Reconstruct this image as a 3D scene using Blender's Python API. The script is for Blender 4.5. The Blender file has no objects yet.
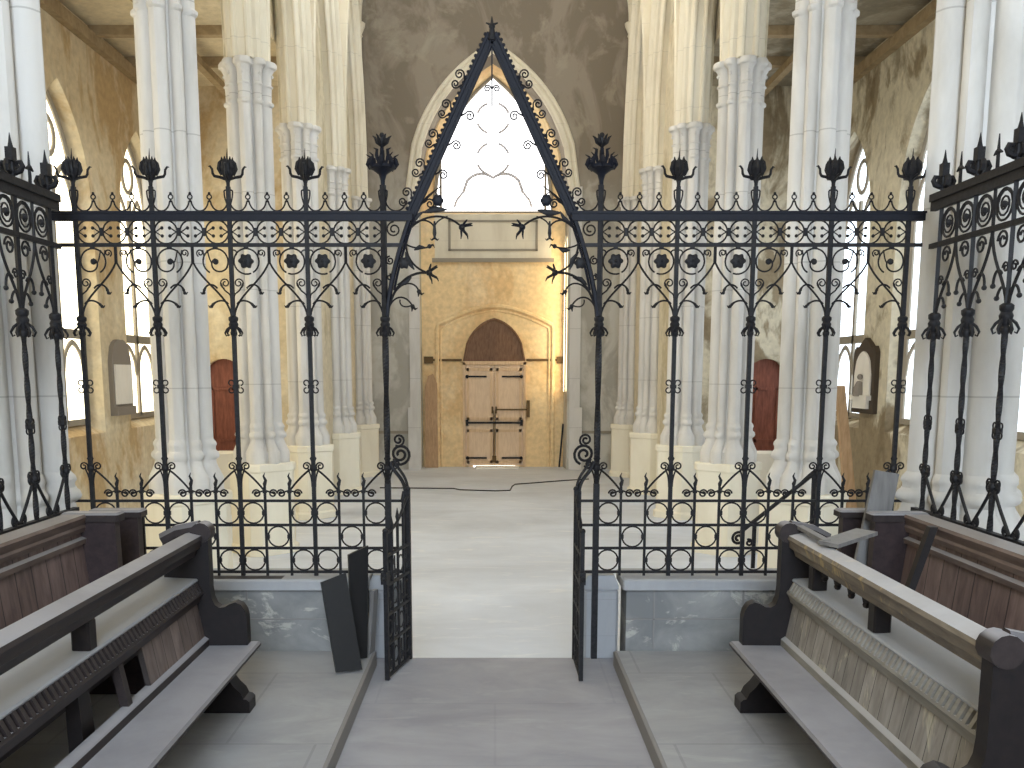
import bpy, bmesh, math, random
from mathutils import Vector, Matrix
random.seed(7)
PI = math.pi
SC = bpy.context.scene
COL = SC.collection

# ------------------------------------------------------------------ helpers
class MB:
    """collects geometry for one mesh"""
    def __init__(s): s.v = []; s.f = []
    def add(s, vs, fs):
        o = len(s.v); s.v += [tuple(v) for v in vs]; s.f += [tuple(i + o for i in f) for f in fs]; return s
    def box(s, x0, x1, y0, y1, z0, z1):
        return s.add([(x0,y0,z0),(x1,y0,z0),(x1,y1,z0),(x0,y1,z0),(x0,y0,z1),(x1,y0,z1),(x1,y1,z1),(x0,y1,z1)],
              [(0,3,2,1),(4,5,6,7),(0,1,5,4),(1,2,6,5),(2,3,7,6),(3,0,4,7)])
    def hexa(s, p):  # 8 corner points, order as box
        return s.add(p, [(0,3,2,1),(4,5,6,7),(0,1,5,4),(1,2,6,5),(2,3,7,6),(3,0,4,7)])
    def cbox(s, x0, x1, y0, y1, z0, z1, c):  # box with chamfered vertical and top edges
        r0 = [(x0+c,y0),(x1-c,y0),(x1,y0+c),(x1,y1-c),(x1-c,y1),(x0+c,y1),(x0,y1-c),(x0,y0+c)]
        r1 = [(x0+2*c,y0+c),(x1-2*c,y0+c),(x1-c,y0+2*c),(x1-c,y1-2*c),(x1-2*c,y1-c),(x0+2*c,y1-c),(x0+c,y1-2*c),(x0+c,y0+2*c)]
        return s.loft([[(x,y,z0) for x,y in r0],[(x,y,z1-c) for x,y in r0],[(x,y,z1) for x,y in r1]], True, True)
    def loft(s, rings, cap0=False, cap1=False, closed=True):
        n = len(rings[0]); vs = [p for r in rings for p in r]; fs = []
        for i in range(len(rings)-1):
            for j in range(n if closed else n-1):
                k = (j+1) % n
                fs.append((i*n+j, i*n+k, (i+1)*n+k, (i+1)*n+j))
        if cap0: fs.append(tuple(range(n))[::-1])
        if cap1: fs.append(tuple((len(rings)-1)*n+j for j in range(n)))
        return s.add(vs, fs)
    def tube(s, pts, r, n=6, closed=False, flat=None):
        """sweep along pts; r number or list; flat=(a,b) scales the section across/along y"""
        P = [Vector(p) for p in pts]; m = len(P)
        if not isinstance(r, (list, tuple)): r = [r]*m
        T = []
        for i in range(m):
            a = P[(i-1) % m] if (closed or i > 0) else P[i]
            b = P[(i+1) % m] if (closed or i < m-1) else P[i]
            d = b - a
            T.append(d.normalized() if d.length > 1e-9 else Vector((0,0,1)))
        ref = Vector((0,1,0)) if abs(T[0].y) < .9 else Vector((1,0,0))
        N = (ref - T[0]*ref.dot(T[0])).normalized(); rings = []
        for i in range(m):
            N = N - T[i]*N.dot(T[i])
            if N.length < 1e-6: N = T[i].orthogonal()
            N.normalize(); B = T[i].cross(N)
            fa, fb = flat or (1, 1)
            rings.append([tuple(P[i] + (N*math.cos(2*PI*k/n + PI/n)*fb + B*math.sin(2*PI*k/n + PI/n)*fa)*r[i]) for k in range(n)])
        if closed: rings.append(rings[0])
        return s.loft(rings, not closed, not closed)
    def lathe(s, prof, n=12, o=(0,0,0), cap0=True, cap1=True):
        return s.loft([[(o[0]+r*math.cos(2*PI*k/n), o[1]+r*math.sin(2*PI*k/n), o[2]+z) for k in range(n)] for r, z in prof], cap0, cap1)
    def ball(s, c, r, n=8):
        m = max(4, n//2+1)
        return s.lathe([(max(1e-4, r*math.sin(PI*i/m)), -r*math.cos(PI*i/m)) for i in range(m+1)], n, c)
    def prism(s, poly, a0, a1, axis='y'):
        def mp(p, a):
            return (p[0], a, p[1]) if axis == 'y' else ((a, p[0], p[1]) if axis == 'x' else (p[0], p[1], a))
        return s.loft([[mp(p, a0) for p in poly], [mp(p, a1) for p in poly]], True, True)
    def disc(s, c, r, lob, n, y0, y1):  # lobed disc facing y
        R = lambda k, f: f*(r + lob*math.cos(6*2*PI*k/n))
        mk = lambda f, y: [(c[0]+R(k,f)*math.cos(2*PI*k/n), c[1]+y, c[2]+R(k,f)*math.sin(2*PI*k/n)) for k in range(n)]
        return s.loft([mk(.35,y0-.006), mk(.8,y0-.002), mk(1,y0+.004), mk(1,y1), mk(.4,y1+.006)], True, True)
    def xform(s, M, i0=0):
        for i in range(i0, len(s.v)): s.v[i] = tuple(M @ Vector(s.v[i]))
        return s
    def mesh(s, name, mats, smooth=35):
        me = bpy.data.meshes.new(name); me.from_pydata(s.v, [], s.f)
        bm = bmesh.new(); bm.from_mesh(me); bmesh.ops.recalc_face_normals(bm, faces=bm.faces); bm.to_mesh(me); bm.free()
        for m in (mats if isinstance(mats, (list, tuple)) else [mats]): me.materials.append(m)
        if smooth:
            me.polygons.foreach_set('use_smooth', [True]*len(me.polygons))
            me.set_sharp_from_angle(angle=math.radians(smooth))
        return me
    def build(s, name, mat, parent=None, loc=(0,0,0), smooth=35):
        return put(name, s.mesh(name, mat, smooth), parent, loc)

def put(name, me, parent=None, loc=(0,0,0), rot=None, scale=None):
    o = bpy.data.objects.new(name, me); COL.objects.link(o); o.location = loc
    if rot: o.rotation_euler = rot
    if scale: o.scale = scale
    if parent is not None: o.parent = parent
    return o
def tag(o, label, cat, group=None, kind=None):
    o['label'] = label; o['category'] = cat
    if group: o['group'] = group
    if kind: o['kind'] = kind
    return o
def thing(name, label, cat, loc=(0,0,0), rotz=0, group=None, kind=None):
    o = bpy.data.objects.new(name, None); COL.objects.link(o); o.location = loc; o.rotation_euler = (0,0,rotz)
    o.empty_display_size = .1
    return tag(o, label, cat, group, kind)
def struct(o, label=None, cat=None):
    o['kind'] = 'structure'
    if label: o['label'] = label; o['category'] = cat
    return o
def bez(p0, p1, p2, p3, n=10):
    P = [Vector(p) for p in (p0,p1,p2,p3)]; out = []
    for i in range(n+1):
        t = i/n; u = 1-t
        out.append(tuple(P[0]*u**3 + P[1]*3*u*u*t + P[2]*3*u*t*t + P[3]*t**3))
    return out
def xz(pts, y=0): return [(p[0], y, p[1]) for p in pts]
def arc(cx, cz, r, a0, a1, n=12, y=0, r1=None):
    r1 = r if r1 is None else r1
    return [(cx + (r+(r1-r)*i/n)*math.cos(math.radians(a0+(a1-a0)*i/n)), y, cz + (r+(r1-r)*i/n)*math.sin(math.radians(a0+(a1-a0)*i/n))) for i in range(n+1)]
def parch(s, c, a, h, zs):   # pointed arch height at s
    R = (a*a+h*h)/(2*a); t = min(abs(s-c), a); cc = a - R     # by symmetry: arc centre at distance cc from c on the far side
    return zs + math.sqrt(max(0, R*R-(t-cc)**2))
def parch_pts(c, a, h, zs, n=16):
    return [(c-a+2*a*i/n, parch(c-a+2*a*i/n, c, a, h, zs)) for i in range(n+1)]

# ------------------------------------------------------------------ materials
class NT:
    def __init__(s, name):
        s.m = bpy.data.materials.new(name); s.m.use_nodes = True; s.t = s.m.node_tree; s.n = s.t.nodes
        s.b = s.n['Principled BSDF']
    def node(s, typ, **kw):
        nd = s.n.new(typ)
        for k, v in kw.items(): setattr(nd, k, v)
        return nd
    def link(s, a, b): s.t.links.new(a, b)
    def pos(s, scale=(1,1,1)):
        g = s.node('ShaderNodeNewGeometry'); mp = s.node('ShaderNodeMapping'); mp.inputs['Scale'].default_value = scale
        s.link(g.outputs['Position'], mp.inputs['Vector']); return mp.outputs['Vector']
    def noise(s, vec, scale, detail=4, rough=.55, dist=0):
        nd = s.node('ShaderNodeTexNoise'); nd.inputs['Scale'].default_value = scale; nd.inputs['Detail'].default_value = detail
        nd.inputs['Roughness'].default_value = rough; nd.inputs['Distortion'].default_value = dist
        s.link(vec, nd.inputs['Vector']); return nd.outputs['Fac']
    def ramp(s, fac, stops):
        nd = s.node('ShaderNodeValToRGB'); e = nd.color_ramp.elements
        while len(e) < len(stops): e.new(.5)
        for i, (p, c) in enumerate(stops):
            e[i].position = p; e[i].color = (c[0], c[1], c[2], 1) if not isinstance(c, (int, float)) else (c, c, c, 1)
        s.link(fac, nd.inputs['Fac']); return nd.outputs['Color']
    def mix(s, fac, a, b, mode='MIX'):
        nd = s.node('ShaderNodeMix', data_type='RGBA', blend_type=mode)
        for sock, v in ((nd.inputs[0], fac), (nd.inputs[6], a), (nd.inputs[7], b)):
            if isinstance(v, (int, float)): sock.default_value = v
            elif isinstance(v, tuple): sock.default_value = (v[0], v[1], v[2], 1)
            else: s.link(v, sock)
        return nd.outputs[2]
    def math(s, op, a, b=None):
        nd = s.node('ShaderNodeMath', operation=op)
        for sock, v in ((nd.inputs[0], a), (nd.inputs[1], b)):
            if v is None: continue
            if isinstance(v, (int, float)): sock.default_value = v
            else: s.link(v, sock)
        return nd.outputs[0]
    def axis(s, i, vec=None):
        sp = s.node('ShaderNodeSeparateXYZ'); s.link(vec or s.pos(), sp.inputs[0]); return sp.outputs[i]
    def bump(s, h, strength=.3, dist=.02):
        nd = s.node('ShaderNodeBump'); nd.inputs['Strength'].default_value = strength; nd.inputs['Distance'].default_value = dist
        s.link(h, nd.inputs['Height']); s.link(nd.outputs[0], s.b.inputs['Normal'])
    def fin(s, col, rough=.85, spec=.25, metal=0):
        if isinstance(col, tuple): s.b.inputs['Base Color'].default_value = (*col, 1)
        else: s.link(col, s.b.inputs['Base Color'])
        if isinstance(rough, (int, float)): s.b.inputs['Roughness'].default_value = rough
        else: s.link(rough, s.b.inputs['Roughness'])
        s.b.inputs['Specular IOR Level'].default_value = spec; s.b.inputs['Metallic'].default_value = metal
        return s.m
def S(r, g, b):  # 8-bit sRGB to linear
    return tuple(((c/255)/12.92 if c/255 <= .04045 else ((c/255+.055)/1.055)**2.4) for c in (r, g, b))

def plaster(name, base, patch, stain, sc=.55, thr=.52, stain_thr=.6):
    t = NT(name); v = t.pos((1,1,.55)); v2 = t.pos((1.3,1.3,.9))
    f1 = t.ramp(t.noise(v, sc, 6, .6, .6), [(thr-.02, 0), (thr+.03, 1)])
    f2 = t.ramp(t.noise(v2, sc*2.1, 5, .65, .3), [(stain_thr-.06, 0), (stain_thr+.1, 1)])
    f3 = t.noise(t.pos(), 9, 6, .6)
    c = t.mix(f1, base, patch); c = t.mix(t.math('MULTIPLY', f2, .75), c, stain)
    c = t.mix(.35, c, t.ramp(f3, [(.3, (.55,.55,.55)), (.7, (1.25,1.25,1.25))]), 'MULTIPLY')
    t.bump(t.math('ADD', f3, f1), .25, .02)
    return t.fin(c, .9, .15)

def limestone(name, base, dark, joint=1.25, jd=.6):
    t = NT(name); z = t.axis(2)
    f = t.ramp(t.noise(t.pos((1.5,1.5,.5)), 1.4, 6, .6, .3), [(.42, 0), (.72, 1)])
    c = t.mix(t.math('MULTIPLY', f, .55), base, dark)
    fr = t.math('FRACT', t.math('DIVIDE', t.math('ADD', z, 30.17), joint))
    ln = t.math('LESS_THAN', fr, .009)
    c = t.mix(t.math('MULTIPLY', ln, jd), c, S(105,100,92))
    g = t.noise(t.pos(), 30, 4, .6); t.bump(g, .12, .01)
    return t.fin(c, .75, .3)

def wood(name, base, streak, dust, dust_amt=.85, grain=(6,1.2,6), rough=.5, boards=None, wear=None):
    t = NT(name)
    f = t.noise(t.pos(grain), 4, 6, .6, .4)
    c = t.mix(t.ramp(f, [(.35, 0), (.7, 1)]), base, streak)
    if boards:   # (axis, width): dark joints and a tone of its own for each board
        q = t.math('DIVIDE', t.axis(boards[0]), boards[1])
        wn = t.node('ShaderNodeTexWhiteNoise', noise_dimensions='1D'); t.link(t.math('FLOOR', q), wn.inputs['W'])
        c = t.mix(.55, c, t.ramp(wn.outputs['Value'], [(0, (.6,.56,.55)), (1, (1.35,1.3,1.3))]), 'MULTIPLY')
        c = t.mix(t.math('MULTIPLY', t.math('LESS_THAN', t.math('FRACT', q), .05), .8), c, (.01,.009,.009))
    if wear:
        w = t.ramp(t.noise(t.pos((1,1,.5)), wear[1], 5, .7, .5), [(wear[2], 0), (wear[2]+.14, 1)])
        c = t.mix(w, c, wear[0])
    if dust:
        g = t.node('ShaderNodeNewGeometry'); sp = t.node('ShaderNodeSeparateXYZ'); t.link(g.outputs['Normal'], sp.inputs[0])
        up = t.ramp(sp.outputs[2], [(.55, 0), (.9, 1)])
        pat = t.ramp(t.noise(t.pos((1,1,1)), 2.6, 5, .65), [(.22, .72), (.6, 1)])
        c = t.mix(t.math('MULTIPLY', t.math('MULTIPLY', up, pat), dust_amt), c, dust)
    t.bump(f, .15, .006)
    return t.fin(c, rough, .3)

def glow(name, col, strength, sc=(0,0), lead=.5, axis=1):
    """a leaded pane lit by daylight from outside"""
    t = NT(name); em = t.node('ShaderNodeEmission'); em.inputs['Strength'].default_value = strength
    q = t.math('FRACT', t.math('DIVIDE', t.axis(2), .42))
    ln = t.math('LESS_THAN', q, .035)
    c = t.mix(t.math('MULTIPLY', ln, lead), col, (.12,.12,.13))
    t.link(c, em.inputs['Color']); t.link(em.outputs[0], t.n['Material Output'].inputs['Surface'])
    return t.m

WARM, COOL, SOFT = (1.0,.90,.66), (.80,.90,1.0), (1.0,.96,.90)
M_IRON = NT('wrought_iron'); _f = M_IRON.noise(M_IRON.pos(), 40, 4); M_IRON.bump(_f, .25, .004)
M_IRON = M_IRON.fin(M_IRON.mix(M_IRON.ramp(_f, [(.4,0),(.75,1)]), S(20,19,22), S(38,37,40)), .6, .3)
M_IRONFLARE = NT('flare_blue_iron'); _f = M_IRONFLARE.noise(M_IRONFLARE.pos(), 40, 4)  # near-black iron with a blue lens-flare tint mixed into the colour
M_IRONFLARE = M_IRONFLARE.fin(M_IRONFLARE.mix(_f, S(13,14,20), S(24,27,40)), .6, .25)
M_COLUMN = limestone('white_limestone', S(216,213,208), S(168,163,154), 1.25, .35)
M_PED = limestone('cream_limestone', S(238,232,214), S(214,204,180), 9.0, .2)
M_ARCH = limestone('arch_limestone', S(226,218,198), S(192,180,156), .9, .25)
M_AISLE_L = plaster('left_aisle_plaster', S(214,198,166), S(192,166,126), S(232,222,198), .5, .53, .56)
M_AISLE_R = plaster('right_aisle_plaster', S(152,138,114), S(214,206,184), S(124,110,88), .75, .49, .56)
def endwall_mat():
    t = NT('grey_west_plaster'); z = t.axis(2)
    f1 = t.ramp(t.noise(t.pos((1,1,.55)), .9, 6, .6, .6), [(.46,0),(.54,1)]); f2 = t.ramp(t.noise(t.pos(), 1.3, 6, .65, .4), [(.54,0),(.66,1)])
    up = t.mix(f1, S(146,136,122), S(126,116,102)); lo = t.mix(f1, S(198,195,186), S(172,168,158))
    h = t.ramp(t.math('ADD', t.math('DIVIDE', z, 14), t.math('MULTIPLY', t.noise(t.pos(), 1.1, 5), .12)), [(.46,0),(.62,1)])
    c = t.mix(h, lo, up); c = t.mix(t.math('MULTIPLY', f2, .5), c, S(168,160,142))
    t.bump(t.noise(t.pos(), 9, 6), .2, .02); return t.fin(c, .9, .15)
M_ENDWALL = endwall_mat()
M_WARMLIT = plaster('warm_lit_plaster', S(240,212,164), S(228,194,144), S(246,224,184), .45, .53, .57)  # yellow stands for warm light in the recess, put into the plaster colour
M_SPANDREL = plaster('spandrel_plaster', S(214,204,180), S(196,184,156), S(226,218,198), .6, .52, .6)
M_CHANCEL = plaster('chancel_plaster', S(190,180,160), S(170,158,138), S(205,196,178), .6, .52, .6)
M_DADO = NT('weathered_stone')
_t = M_DADO; _p = _t.pos()
_f1 = _t.noise(_t.pos((1,1,1.4)), 2.3, 6, .6, .4); _f2 = _t.ramp(_t.noise(_t.pos((1,1,1.5)), 3.4, 6, .65, .5), [(.56,0),(.62,1)])
_c = _t.mix(_t.ramp(_f1, [(.35,0),(.7,1)]), S(122,123,123), S(154,153,150)); _c = _t.mix(_t.math('MULTIPLY', _f2, .6), _c, S(196,192,182))
_t.bump(_t.math('ADD', _f1, _f2), .3, .01); M_DADO = _t.fin(_c, .85, .2)
M_PIER = limestone('pale_grey_stone', S(164,165,167), S(126,128,131), .27, .35)
# floors
def floor_mat(name, a, b, slab, joint_amt, scuff, sc=1.1):
    t = NT(name); v = t.pos()
    f = t.noise(t.pos((1,1.6,1)), sc, 7, .62, .5); c = t.mix(t.ramp(f, [(.34,0),(.68,1)]), a, b)
    g = t.ramp(t.noise(t.pos((.8,2.4,1)), 2.2, 7, .7, .8), [(.55,0),(.72,1)]); c = t.mix(t.math('MULTIPLY', g, .5), c, scuff)
    if slab:
        br = t.node('ShaderNodeTexBrick'); br.inputs['Scale'].default_value = 1
        br.inputs['Brick Width'].default_value = slab[0]; br.inputs['Row Height'].default_value = slab[1]; br.inputs['Mortar Size'].default_value = .008
        br.inputs['Color1'].default_value = (1,1,1,1); br.inputs['Color2'].default_value = (.9,.9,.9,1); br.inputs['Mortar'].default_value = (.45,.45,.45,1)
        t.link(v, br.inputs['Vector']); c = t.mix(joint_amt, c, br.outputs['Color'], 'MULTIPLY')
    t.bump(t.noise(v, 25, 5, .6), .12, .01)
    return t.fin(c, .7, .25)
M_NAVE = floor_mat('dusty_white_floor', S(214,220,230), S(194,199,208), None, 0, S(236,236,236), .5)
M_CFLOOR = floor_mat('grey_flagstones', S(166,165,169), S(144,143,148), (1.5,.95), .13, S(178,178,180))
M_PLAT = floor_mat('grey_platform_slabs', S(166,166,167), S(144,144,146), (.95,1.2), .3, S(180,180,179))
M_KERB = NT('kerb_stone').fin(S(136,133,131), .8, .2)
M_PEW = wood('dusty_dark_oak', S(50,42,41), S(36,30,30), S(154,153,158), .95)
M_PEWDARK = wood('dark_mahogany', S(27,21,21), S(18,14,15), S(84,82,84), .5)
M_BACK_L = wood('brown_board_panel', S(120,108,103), S(86,76,72), S(150,148,148), .9, (5,5,1), .55, (1,.13))
M_BACK_R = wood('bleached_board_panel', S(152,148,142), S(122,118,112), S(164,162,160), .9, (5,5,1), .6, (1,.11), (S(204,196,170), 5, .58))
M_RAIL_R = wood('worn_rail', S(128,118,104), S(92,83,74), S(192,192,196), .9, (6,1.2,6), .6, None, (S(186,162,112), 6, .55))
M_GREYMOULD = wood('grey_weathered_moulding', S(142,138,130), S(116,112,105), S(164,162,160), .9, (5,1,5), .6)
M_LEDGE = wood('dusty_ledge', S(144,146,150), S(122,124,128), S(156,157,160), .95)
M_STALL = wood('stall_panelling', S(122,104,98), S(88,73,69), S(172,168,168), .9, (5,5,1), .5, (1,.17))
M_STALLCAP = wood('stall_cap_oak', S(116,100,92), S(84,70,64), S(150,146,144), .85, (5,1,5), .5)
M_STALLEND = wood('stall_end_oak', S(54,42,42), S(38,30,31), S(150,146,146), .9)
M_DOOR = wood('tan_door_wood', S(226,196,160), S(206,174,136), None, 0, (6,6,1), .55)
M_DOORPINK = wood('pale_door_panel', S(232,206,176), S(216,188,156), None, 0, (6,6,1), .55)
M_LUN = wood('brown_lunette', S(128,98,76), S(100,74,56), None, 0, (6,6,1.5), .6)
M_REDDOOR = wood('red_brown_door', S(140,84,66), S(104,58,46), None, 0, (6,6,1), .5)
M_BLACKBOARD = wood('black_stained_board', S(17,15,15), S(12,11,11), S(40,39,39), .4)
M_GREYBOARD = wood('grey_board', S(122,120,118), S(98,96,95), S(150,148,146), .5, (6,6,1))
M_TANBOARD = wood('tan_board', S(190,156,118), S(160,126,90), None, 0, (6,6,1))
M_BEAM = wood('brown_ceiling_beam', S(172,152,120), S(146,126,96), None, 0, (2,2,2), .7)
M_CEIL = plaster('aisle_ceiling_boards', S(214,200,170), S(196,180,146), S(226,214,190), .4, .55, .6)
M_CEIL_R = plaster('stained_aisle_ceiling', S(164,154,134), S(138,128,108), S(190,182,164), .5, .5, .56)
M_ROOF = plaster('nave_roof_plaster', S(190,178,156), S(176,164,140), S(200,188,168), .4, .55, .6)
M_TRACERY = NT('grey_tracery').fin(S(150,142,128), .8, .2)
M_LEADGREY = NT('pale_leading').fin(S(186,184,188), .7, .2)
M_MARBLE = limestone('tablet_marble', S(238,234,226), S(214,208,198), 9, .1)
M_TABGREY = NT('slate_surround').fin(S(140,132,124), .7, .3)
M_TABDARK = NT('dark_slate_surround').fin(S(74,64,54), .7, .3)
M_WHITE = limestone('whitewashed_block', S(236,230,216), S(210,202,184), 9, .1)
M_STRING = NT('string_course').fin(S(104,84,58), .8, .2)
M_CABLE = NT('black_cable').fin(S(34,34,36), .6, .3)

# ------------------------------------------------------------------ setting
XW, YEND, YAISLE = 6.2, 24.55, 18.5
ZC = .45; ZP = .55
o = MB().box(-6.9, 6.9, -4.6, 26.2, -.2, 0).build('floor_nave', M_NAVE); struct(o, 'dusty white stone floor of the nave and aisles beyond the screen', 'floor')
o = MB().box(-2.95, 2.95, -4.3, 6.66, 0.001, ZC).build('floor_chancel', M_CFLOOR); struct(o, 'grey flagstone walk between the pews, ending at the open gates', 'floor')
for sx, nm, w in ((-1,'left','left'), (1,'right','right')):
    x0, x1 = sorted((sx*.85, sx*2.68))
    root = MB().box(x0, x1, -4.3, 6.5, ZC+.001, ZP).build('floor_platform_'+nm, M_PLAT)
    struct(root, 'low grey paved platform under the %s-hand pews' % w, 'platform')
    xa, xb = sorted((sx*.835, sx*.86)); MB().cbox(xa, xb, -4.3, 6.48, ZC+.001, ZP+.004, .004).build('kerb', M_KERB, root)
# threshold + steps down to the nave
st = MB().cbox(-.62, .64, 6.67, 6.97, .001, .3, .01).cbox(-.62, .64, 6.975, 7.27, .001, .15, .01)
o = st.build('trim_steps', M_NAVE); struct(o, 'two pale stone steps down from the gateway to the nave', 'steps')

def wall_mb(mb, M, s0, s1, z0, z1, th, ops):
    """wall slab: face at d=0 (room side), back at d=th, with pointed openings, M maps (s,d,z)"""
    def face(d, key):
        cuts = []
        ops_s = sorted(ops, key=lambda q: q['c']); x = s0
        for q in ops_s:
            a = q['a' + key]; cuts.append((x, q['c']-a)); x = q['c']+a
        cuts.append((x, s1))
        for a, b in cuts: mb.add([M(a,d,z0),M(b,d,z0),M(b,d,z1),M(a,d,z1)], [(0,1,2,3)])
        for q in ops_s:
            pts = parch_pts(q['c'], q['a'+key], q['h'+key], q['zs'], q.get('n', 16)); zl = q['sill'+key]
            for (sa, za), (sb, zb) in zip(pts, pts[1:]):
                mb.add([M(sa,d,za),M(sb,d,zb),M(sb,d,z1),M(sa,d,z1)], [(0,1,2,3)])
                if zl > z0+1e-4: mb.add([M(sa,d,z0),M(sb,d,z0),M(sb,d,zl),M(sa,d,zl)], [(0,1,2,3)])
    face(0, 'f'); face(th, 'b')
    for q in ops:
        lp = []
        for key, d in (('f',0), ('b',th)):
            pts = parch_pts(q['c'], q['a'+key], q['h'+key], q['zs'], q.get('n', 16))
            l = [(q['c']-q['a'+key], q['sill'+key])] + pts + [(q['c']+q['a'+key], q['sill'+key])]
            lp.append([M(s,d,z) for s, z in l])
        mb.loft(lp, closed=q['sillf'] > z0+1e-4)
    for a, b in ((s0, s0), (s1, s1)): mb.add([M(a,0,z0),M(a,th,z0),M(a,th,z1),M(a,0,z1)], [(0,1,2,3)])
    mb.add([M(s0,0,z1),M(s1,0,z1),M(s1,th,z1),M(s0,th,z1)], [(0,1,2,3)])
    return mb

# aisle walls with splayed two-light windows
WIN_Y = [4.9, 8.0, 11.1, 14.2, 17.2]
WIN_STR = {-1: 10.0, 1: 10.0}
wn = 1
def aisle_window(sx, yc, n, strength):
    side = 'left' if sx < 0 else 'right'
    order = {4.9:'beside the pews', 8.0:'level with the iron screen', 11.1:'just beyond the screen', 14.2:'on the near side of the wall tablet', 17.2:'on the far side of the wall tablet'}[yc]
    r = thing('window_%d' % n, 'tall two-light lancet window in the %s aisle wall, %s' % (side, order), 'window', (sx*XW, yc, 0), 0, None, 'structure')
    X = lambda d: sx*d
    fr = MB(); d0, d1 = .17, .26
    zs, sill, a, h = 4.9, 1.72, .80, 1.6
    b0, b1 = sorted((X(d0), X(d1)))
    fr.box(b0, b1, -.045, .045, sill, 5.45); fr.box(b0, b1, -a, a, 3.0, 3.14); fr.box(b0, b1, -a, a, sill-.03, sill+.06)
    mx = (b0+b1)/2
    for c in (-.41, .41):     # lancet heads
        for zz, hh in ((4.75, .75), (2.45, .5)):
            pts = parch_pts(c, .37, hh, zz, 12); fr.tube([(mx, s, z) for s, z in pts], .045, 6)
    fr.tube([(mx, (.23)*math.cos(k*PI/8), 5.86+.27*math.sin(k*PI/8)) for k in range(16)], .045, 6, True)
    pts = parch_pts(0, a, h, zs, 18); fr.tube([(mx, -a, sill)] + [(mx, s, z) for s, z in pts] + [(mx, a, sill)], .06, 6)
    fr.build('window_frame', M_TRACERY, r)
    pn = MB()
    pts = parch_pts(0, a, h, zs, 18); loop = [(-a, sill)] + pts + [(a, sill)]
    g0, g1 = sorted((X(.215), X(.23)))
    pn.loft([[(g0, s, z) for s, z in loop], [(g1, s, z) for s, z in loop]], True, True)
    pn.build('pane', glow('daylight_pane_%s_%d' % (side, n), WARM if sx < 0 else COOL, strength), r)
n_w = 2
for sx, nm, mt in ((-1,'left',M_AISLE_L), (1,'right',M_AISLE_R)):
    ops = [dict(c=y, af=.96, ab=.74, hf=1.72, hb=1.56, zs=4.9, sillf=1.55, sillb=1.84, n=18) for y in WIN_Y]
    mb = wall_mb(MB(), lambda s,d,z: (sx*(XW+d), s, z), -4.6, YAISLE+.3, 0, 8.1, .5, ops)
    o = mb.build('wall_aisle_'+nm, mt); struct(o, {'left':'tan mottled plaster outer wall of the left aisle','right':'grey-brown peeling plaster outer wall of the right aisle'}[nm], 'wall')
    for y in WIN_Y:
        aisle_window(sx, y, n_w, {-1: 4.6, 1: 3.6}[sx] * (.8 if y < 6 else 1)); n_w += 1
    # hood strips around the wall base and rounded wall plate
    b0, b1 = sorted((sx*(XW-.12), sx*XW))
    o = MB().box(b0, b1, -4.6, YAISLE, 7.42, 7.6).build('trim_wall_plate_'+nm, M_BEAM); struct(o, 'brown timber wall plate along the top of the %s aisle wall' % nm, 'beam')
    b0, b1 = sorted((sx*3.53, sx*(XW+.4)))
    o = MB().box(b0, b1, -4.6, YAISLE+.3, 7.72, 11.6).build('ceiling_aisle_'+nm, M_CEIL if sx < 0 else M_CEIL_R); struct(o, 'pale boarded flat ceiling over the %s aisle' % nm, 'ceiling')
    # cross beams with wall braces
    for k, y in enumerate((8.3, 10.1, 11.9, 13.7, 15.45, 16.9)):
        b0, b1 = sorted((sx*3.45, sx*XW))
        t = MB().box(b0, b1, y-.07, y+.07, 7.58, 7.719).build('ceiling_beam', M_BEAM)
        tag(t, 'brown cross beam under the %s aisle ceiling, %s from the far end wall' % (nm, ['sixth','fifth','fourth','third','second','nearest'][k]), 'beam', nm+' aisle ceiling beams', 'thing')
    b0, b1 = sorted((sx*4.80, sx*4.92))
    t = tag(MB().box(b0, b1, -4.6, YAISLE-.005, 7.46, 7.578).build('ceiling_purlin', M_BEAM), 'long brown purlin running lengthwise under the %s aisle ceiling' % nm, 'beam', None, 'thing')
    # aisle end wall with a low-arched doorway
    M = lambda s,d,z: (s, YAISLE+d, z)
    c = sx*5.0
    mb = wall_mb(MB(), M, *sorted((sx*3.36, sx*(XW+.3))), 0, 8.1, .35, [dict(c=c, af=.62, ab=.62, hf=.32, hb=.32, zs=2.36, sillf=0, sillb=0, n=14)])
    o = mb.build('wall_aisle_end_'+nm, mt); struct(o, 'stained plaster wall closing the far end of the %s aisle' % nm, 'wall')
    dr = thing('door_%d' % (2 if sx < 0 else 3), 'red-brown wooden door in an arched doorway at the end of the %s aisle' % nm, 'door', (c, YAISLE+.12, 0), 0, None, 'structure')
    lf = MB().prism([(-.62,0)] + [(s, z) for s, z in parch_pts(0, .62, .32, 2.36, 14)] + [(.62,0)], 0, .06)
    lf.build('door_leaf', M_REDDOOR, dr)
    for sgn in (-1, 1):
        x0, x1 = sorted((sgn*.06, sgn*.52))
        fr = MB()
        for z0, z1 in ((.2, 1.0), (1.15, 2.2)):
            fr.box(x0, x1, -.025, .001, z0, z0+.05); fr.box(x0, x1, -.025, .001, z1-.05, z1)
            fr.box(x0, x0+.05, -.025, .001, z0, z1); fr.box(x1-.05, x1, -.025, .001, z0, z1)
        fr.build('door_panel_frame', M_REDDOOR, dr)
    MB().ball((.0+.05*sx, -.05, 1.05), .035).build('door_knob', M_IRON, dr)
    # whitewashed low block in front of the doorway
    x0, x1 = sorted((sx*4.28, sx*4.98))
    t = tag(MB().cbox(x0, x1, 16.6, 17.1, .001, 1.1, .02).build('stone_block', M_WHITE), 'low whitewashed stone block standing before the %s aisle door' % nm, 'stone block')

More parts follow.
